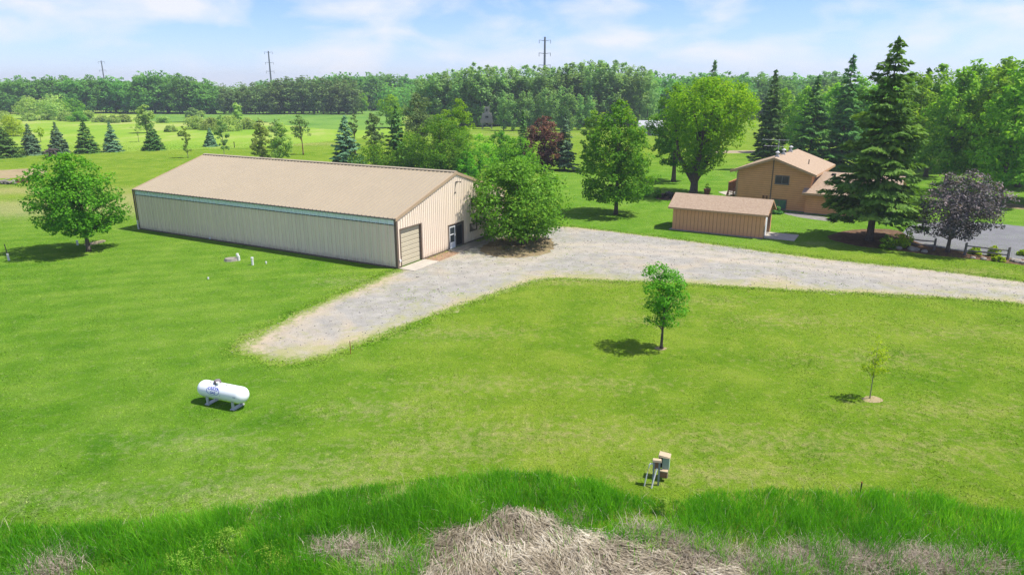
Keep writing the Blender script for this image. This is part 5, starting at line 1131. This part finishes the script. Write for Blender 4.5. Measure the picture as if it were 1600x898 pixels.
# leafy yellow green weeds in the lower left
for k, (x, y, hw) in enumerate(((330, 868, 44), (420, 880, 40), (285, 890, 34), (1036, 800, 16), (360, 850, 24))):
    b = G(x, y); R = hw / ppm(b); V, Q, ti, C = crown_arrays(np.random.default_rng(70 + k), .62, R, .05, 'dome', 34, 60, .055, lobe=.24, flat=.9)
    tag(add('weed_patch', mesh_np('weed_patch', V, [Q], M['weed'], ti), None, b), ('largest yellow green leafy weed patch at lower left', 'yellow green weed patch right of the largest patch', 'yellow green weed patch at bottom edge left of the largest', 'small pale leafy weed below the utility posts', 'small weed patch just above the largest patch')[k], 'weeds', kind='stuff')
# short lawn blades near the camera, and tufts creeping over the gravel's edge
P = np.column_stack([r_.uniform(-60, 60, 700000), 20 + 62 * r_.random(700000) ** 1.6])
P = P[(np.abs(P[:, 0]) < P[:, 1] * .80 + 3)]
P = P[~inside(tall_poly, P) & ~inside(gravel_base, P)]
h = r_.uniform(.015, .05, len(P)) * (1 + .35 * vnoise(P, 1.2, 33)) * np.clip((80 - P[:, 1]) / 30, .15, 1); h = np.clip(h, .008, .09)
a = r_.uniform(0, 6.28, len(P)); sd = np.stack([np.cos(a), np.sin(a), np.zeros(len(P))], 1) * (.011 + .0006 * P[:, 1:2] * .5)
P3 = np.column_stack([P, np.zeros(len(P))]); tp = P3 + np.column_stack([r_.normal(size=(len(P), 2)) * .045, h])
V = np.stack([P3 - sd, P3 + sd, tp], 1).reshape(-1, 3)
tag(add('lawn_grass', mesh_np('lawn_grass', V, [np.arange(len(V)).reshape(-1, 3)], M['lawn_blades'], np.repeat(r_.random(len(P)), 3), attrs={'dry': np.repeat(dryness(P), 3), 'mow': np.repeat(mowing(P), 3), 'lush': np.repeat(lush(P), 3)})), 'short mown grass blades of the near lawn', 'grass', kind='stuff')
ge = densify(gravel_base, .05, .12, r_); ge = ge[(ge[:, 1] < 75) & (np.abs(ge[:, 0]) < 62)]; ge = np.repeat(ge, 6, 0) + r_.normal(size=(len(ge) * 6, 2)) * .33
cl = np.column_stack([r_.uniform(-22, 60, 2600), r_.uniform(30, 76, 2600)]); cl = cl[inside(gravel_base, cl)]; cl = cl[vnoise(cl, .35, 50) + r_.normal(size=len(cl)) * .4 > .85]
wd = np.repeat(cl, 9, 0) + r_.normal(size=(len(cl) * 9, 2)) * np.repeat(r_.uniform(.05, .28, len(cl)), 9)[:, None]
P = np.concatenate([ge, wd]); h = r_.uniform(.02, .075, len(P)); a = r_.uniform(0, 6.28, len(P)); sd = np.stack([np.cos(a), np.sin(a), np.zeros(len(P))], 1) * .035
P3 = np.column_stack([P, np.full(len(P), .006)]); tp = P3 + np.column_stack([r_.normal(size=(len(P), 2)) * .06, h]); V = np.stack([P3 - sd, P3 + sd, tp], 1).reshape(-1, 3)
tag(add('edge_weeds', mesh_np('edge_weeds', V, [np.arange(len(V)).reshape(-1, 3)], M['lawn_blades'], np.repeat(r_.random(len(P)), 3), attrs={'dry': np.repeat(r_.uniform(0, .3, len(P)), 3), 'mow': np.zeros(len(V)), 'lush': np.full(len(V), .6)})), 'grass and weeds creeping over the gravel driveway', 'weeds', kind='stuff')
# meadow grass: coarse tussocks along the unmown edge and across the field
mp_ = np.array(meadow_poly)[:, :2]; P = np.column_stack([r_.uniform(-190, 5, 200000), 126 + 60 * r_.random(200000) ** 2.2]); P = P[inside(mp_[::3], P)]
h = r_.uniform(.06, .30, len(P)) * (1 + .3 * vnoise(P, .25, 61)) * np.clip((188 - P[:, 1]) / 40, .1, 1); V, q4, q3 = blades(np.column_stack([P, np.zeros(len(P))]), np.clip(h, .02, .7), .06, .8, r_)
m, t, out = mat_new('meadow_blades'); p = geopos(t); mpn = N(t, 'ShaderNodeMapping'); mpn.inputs['Scale'].default_value = (1, .55, 1); link(t, p, mpn.inputs[0])
c = ramp(t, noise(t, .045, 6, .65, mpn.outputs[0], .3), [(0.3, (0.145, 0.285, 0.025)), (0.5, (0.215, 0.33, 0.042)), (0.62, (0.31, 0.355, 0.105)), (0.75, (0.19, 0.31, 0.036))])
bsdf(t, out, mixc(t, 1.0, c, ramp(t, attr(t, 'tint'), [(0, (.85, .88, .8)), (1, (1.1, 1.08, 1.0))]), 'MULTIPLY'), .9, .03); M['meadow_blades'] = m
tag(add('meadow_grass', mesh_np('meadow_grass', V, [q4, q3], M['meadow_blades'], np.repeat(r_.random(len(P)), 5))), 'unmown yellow green grass of the meadow beyond the lawn', 'grass', kind='stuff')
# loose stones on the driveway
P = np.column_stack([r_.uniform(-22, 40, 30000), r_.uniform(30, 72, 30000)]); P = P[inside(gravel_base, P)][:3500]; n = len(P)
oc = np.array([[1, 0, 0], [0, 1, 0], [-1, 0, 0], [0, -1, 0], [0, 0, .8], [0, 0, -.8]]); s = r_.uniform(.018, .055, n) * np.where(r_.random(n) < .02, 1.6, 1)
V = (np.column_stack([P, s * .3 + .006]))[:, None, :] + oc[None] * s[:, None, None] * r_.uniform(.6, 1.2, (n, 6, 1))
T = np.array([[0, 1, 4], [1, 2, 4], [2, 3, 4], [3, 0, 4], [1, 0, 5], [2, 1, 5], [3, 2, 5], [0, 3, 5]])
M['pebble'] = leafmat('pebble', (.22, .20, .18), (.42, .40, .37), (.5, .42, .32), 0.0, .9, .1)
tag(add('loose_gravel', mesh_np('loose_gravel', V.reshape(-1, 3), [(np.arange(n)[:, None, None] * 6 + T[None]).reshape(-1, 3)], M['pebble'], np.repeat(r_.random(n), 6))), 'loose stones lying on the gravel driveway', 'gravel', kind='stuff')

# ------------------------------------------------------------------ air
HAZE = 0.00030
if HAZE > 0:
    m, t, out = mat_new('haze'); pv = N(t, 'ShaderNodeVolumePrincipled'); pv.inputs['Color'].default_value = (.78, .87, 1.0, 1); pv.inputs['Density'].default_value = HAZE; pv.inputs['Anisotropy'].default_value = .2
    link(t, pv.outputs[0], out.inputs['Volume'])
    hz = MB().box(-2650, 2650, -1250, 2650, -2, 44).build('haze', m); tag(hz, 'thin pale summer haze over the whole place', 'haze', kind='stuff')
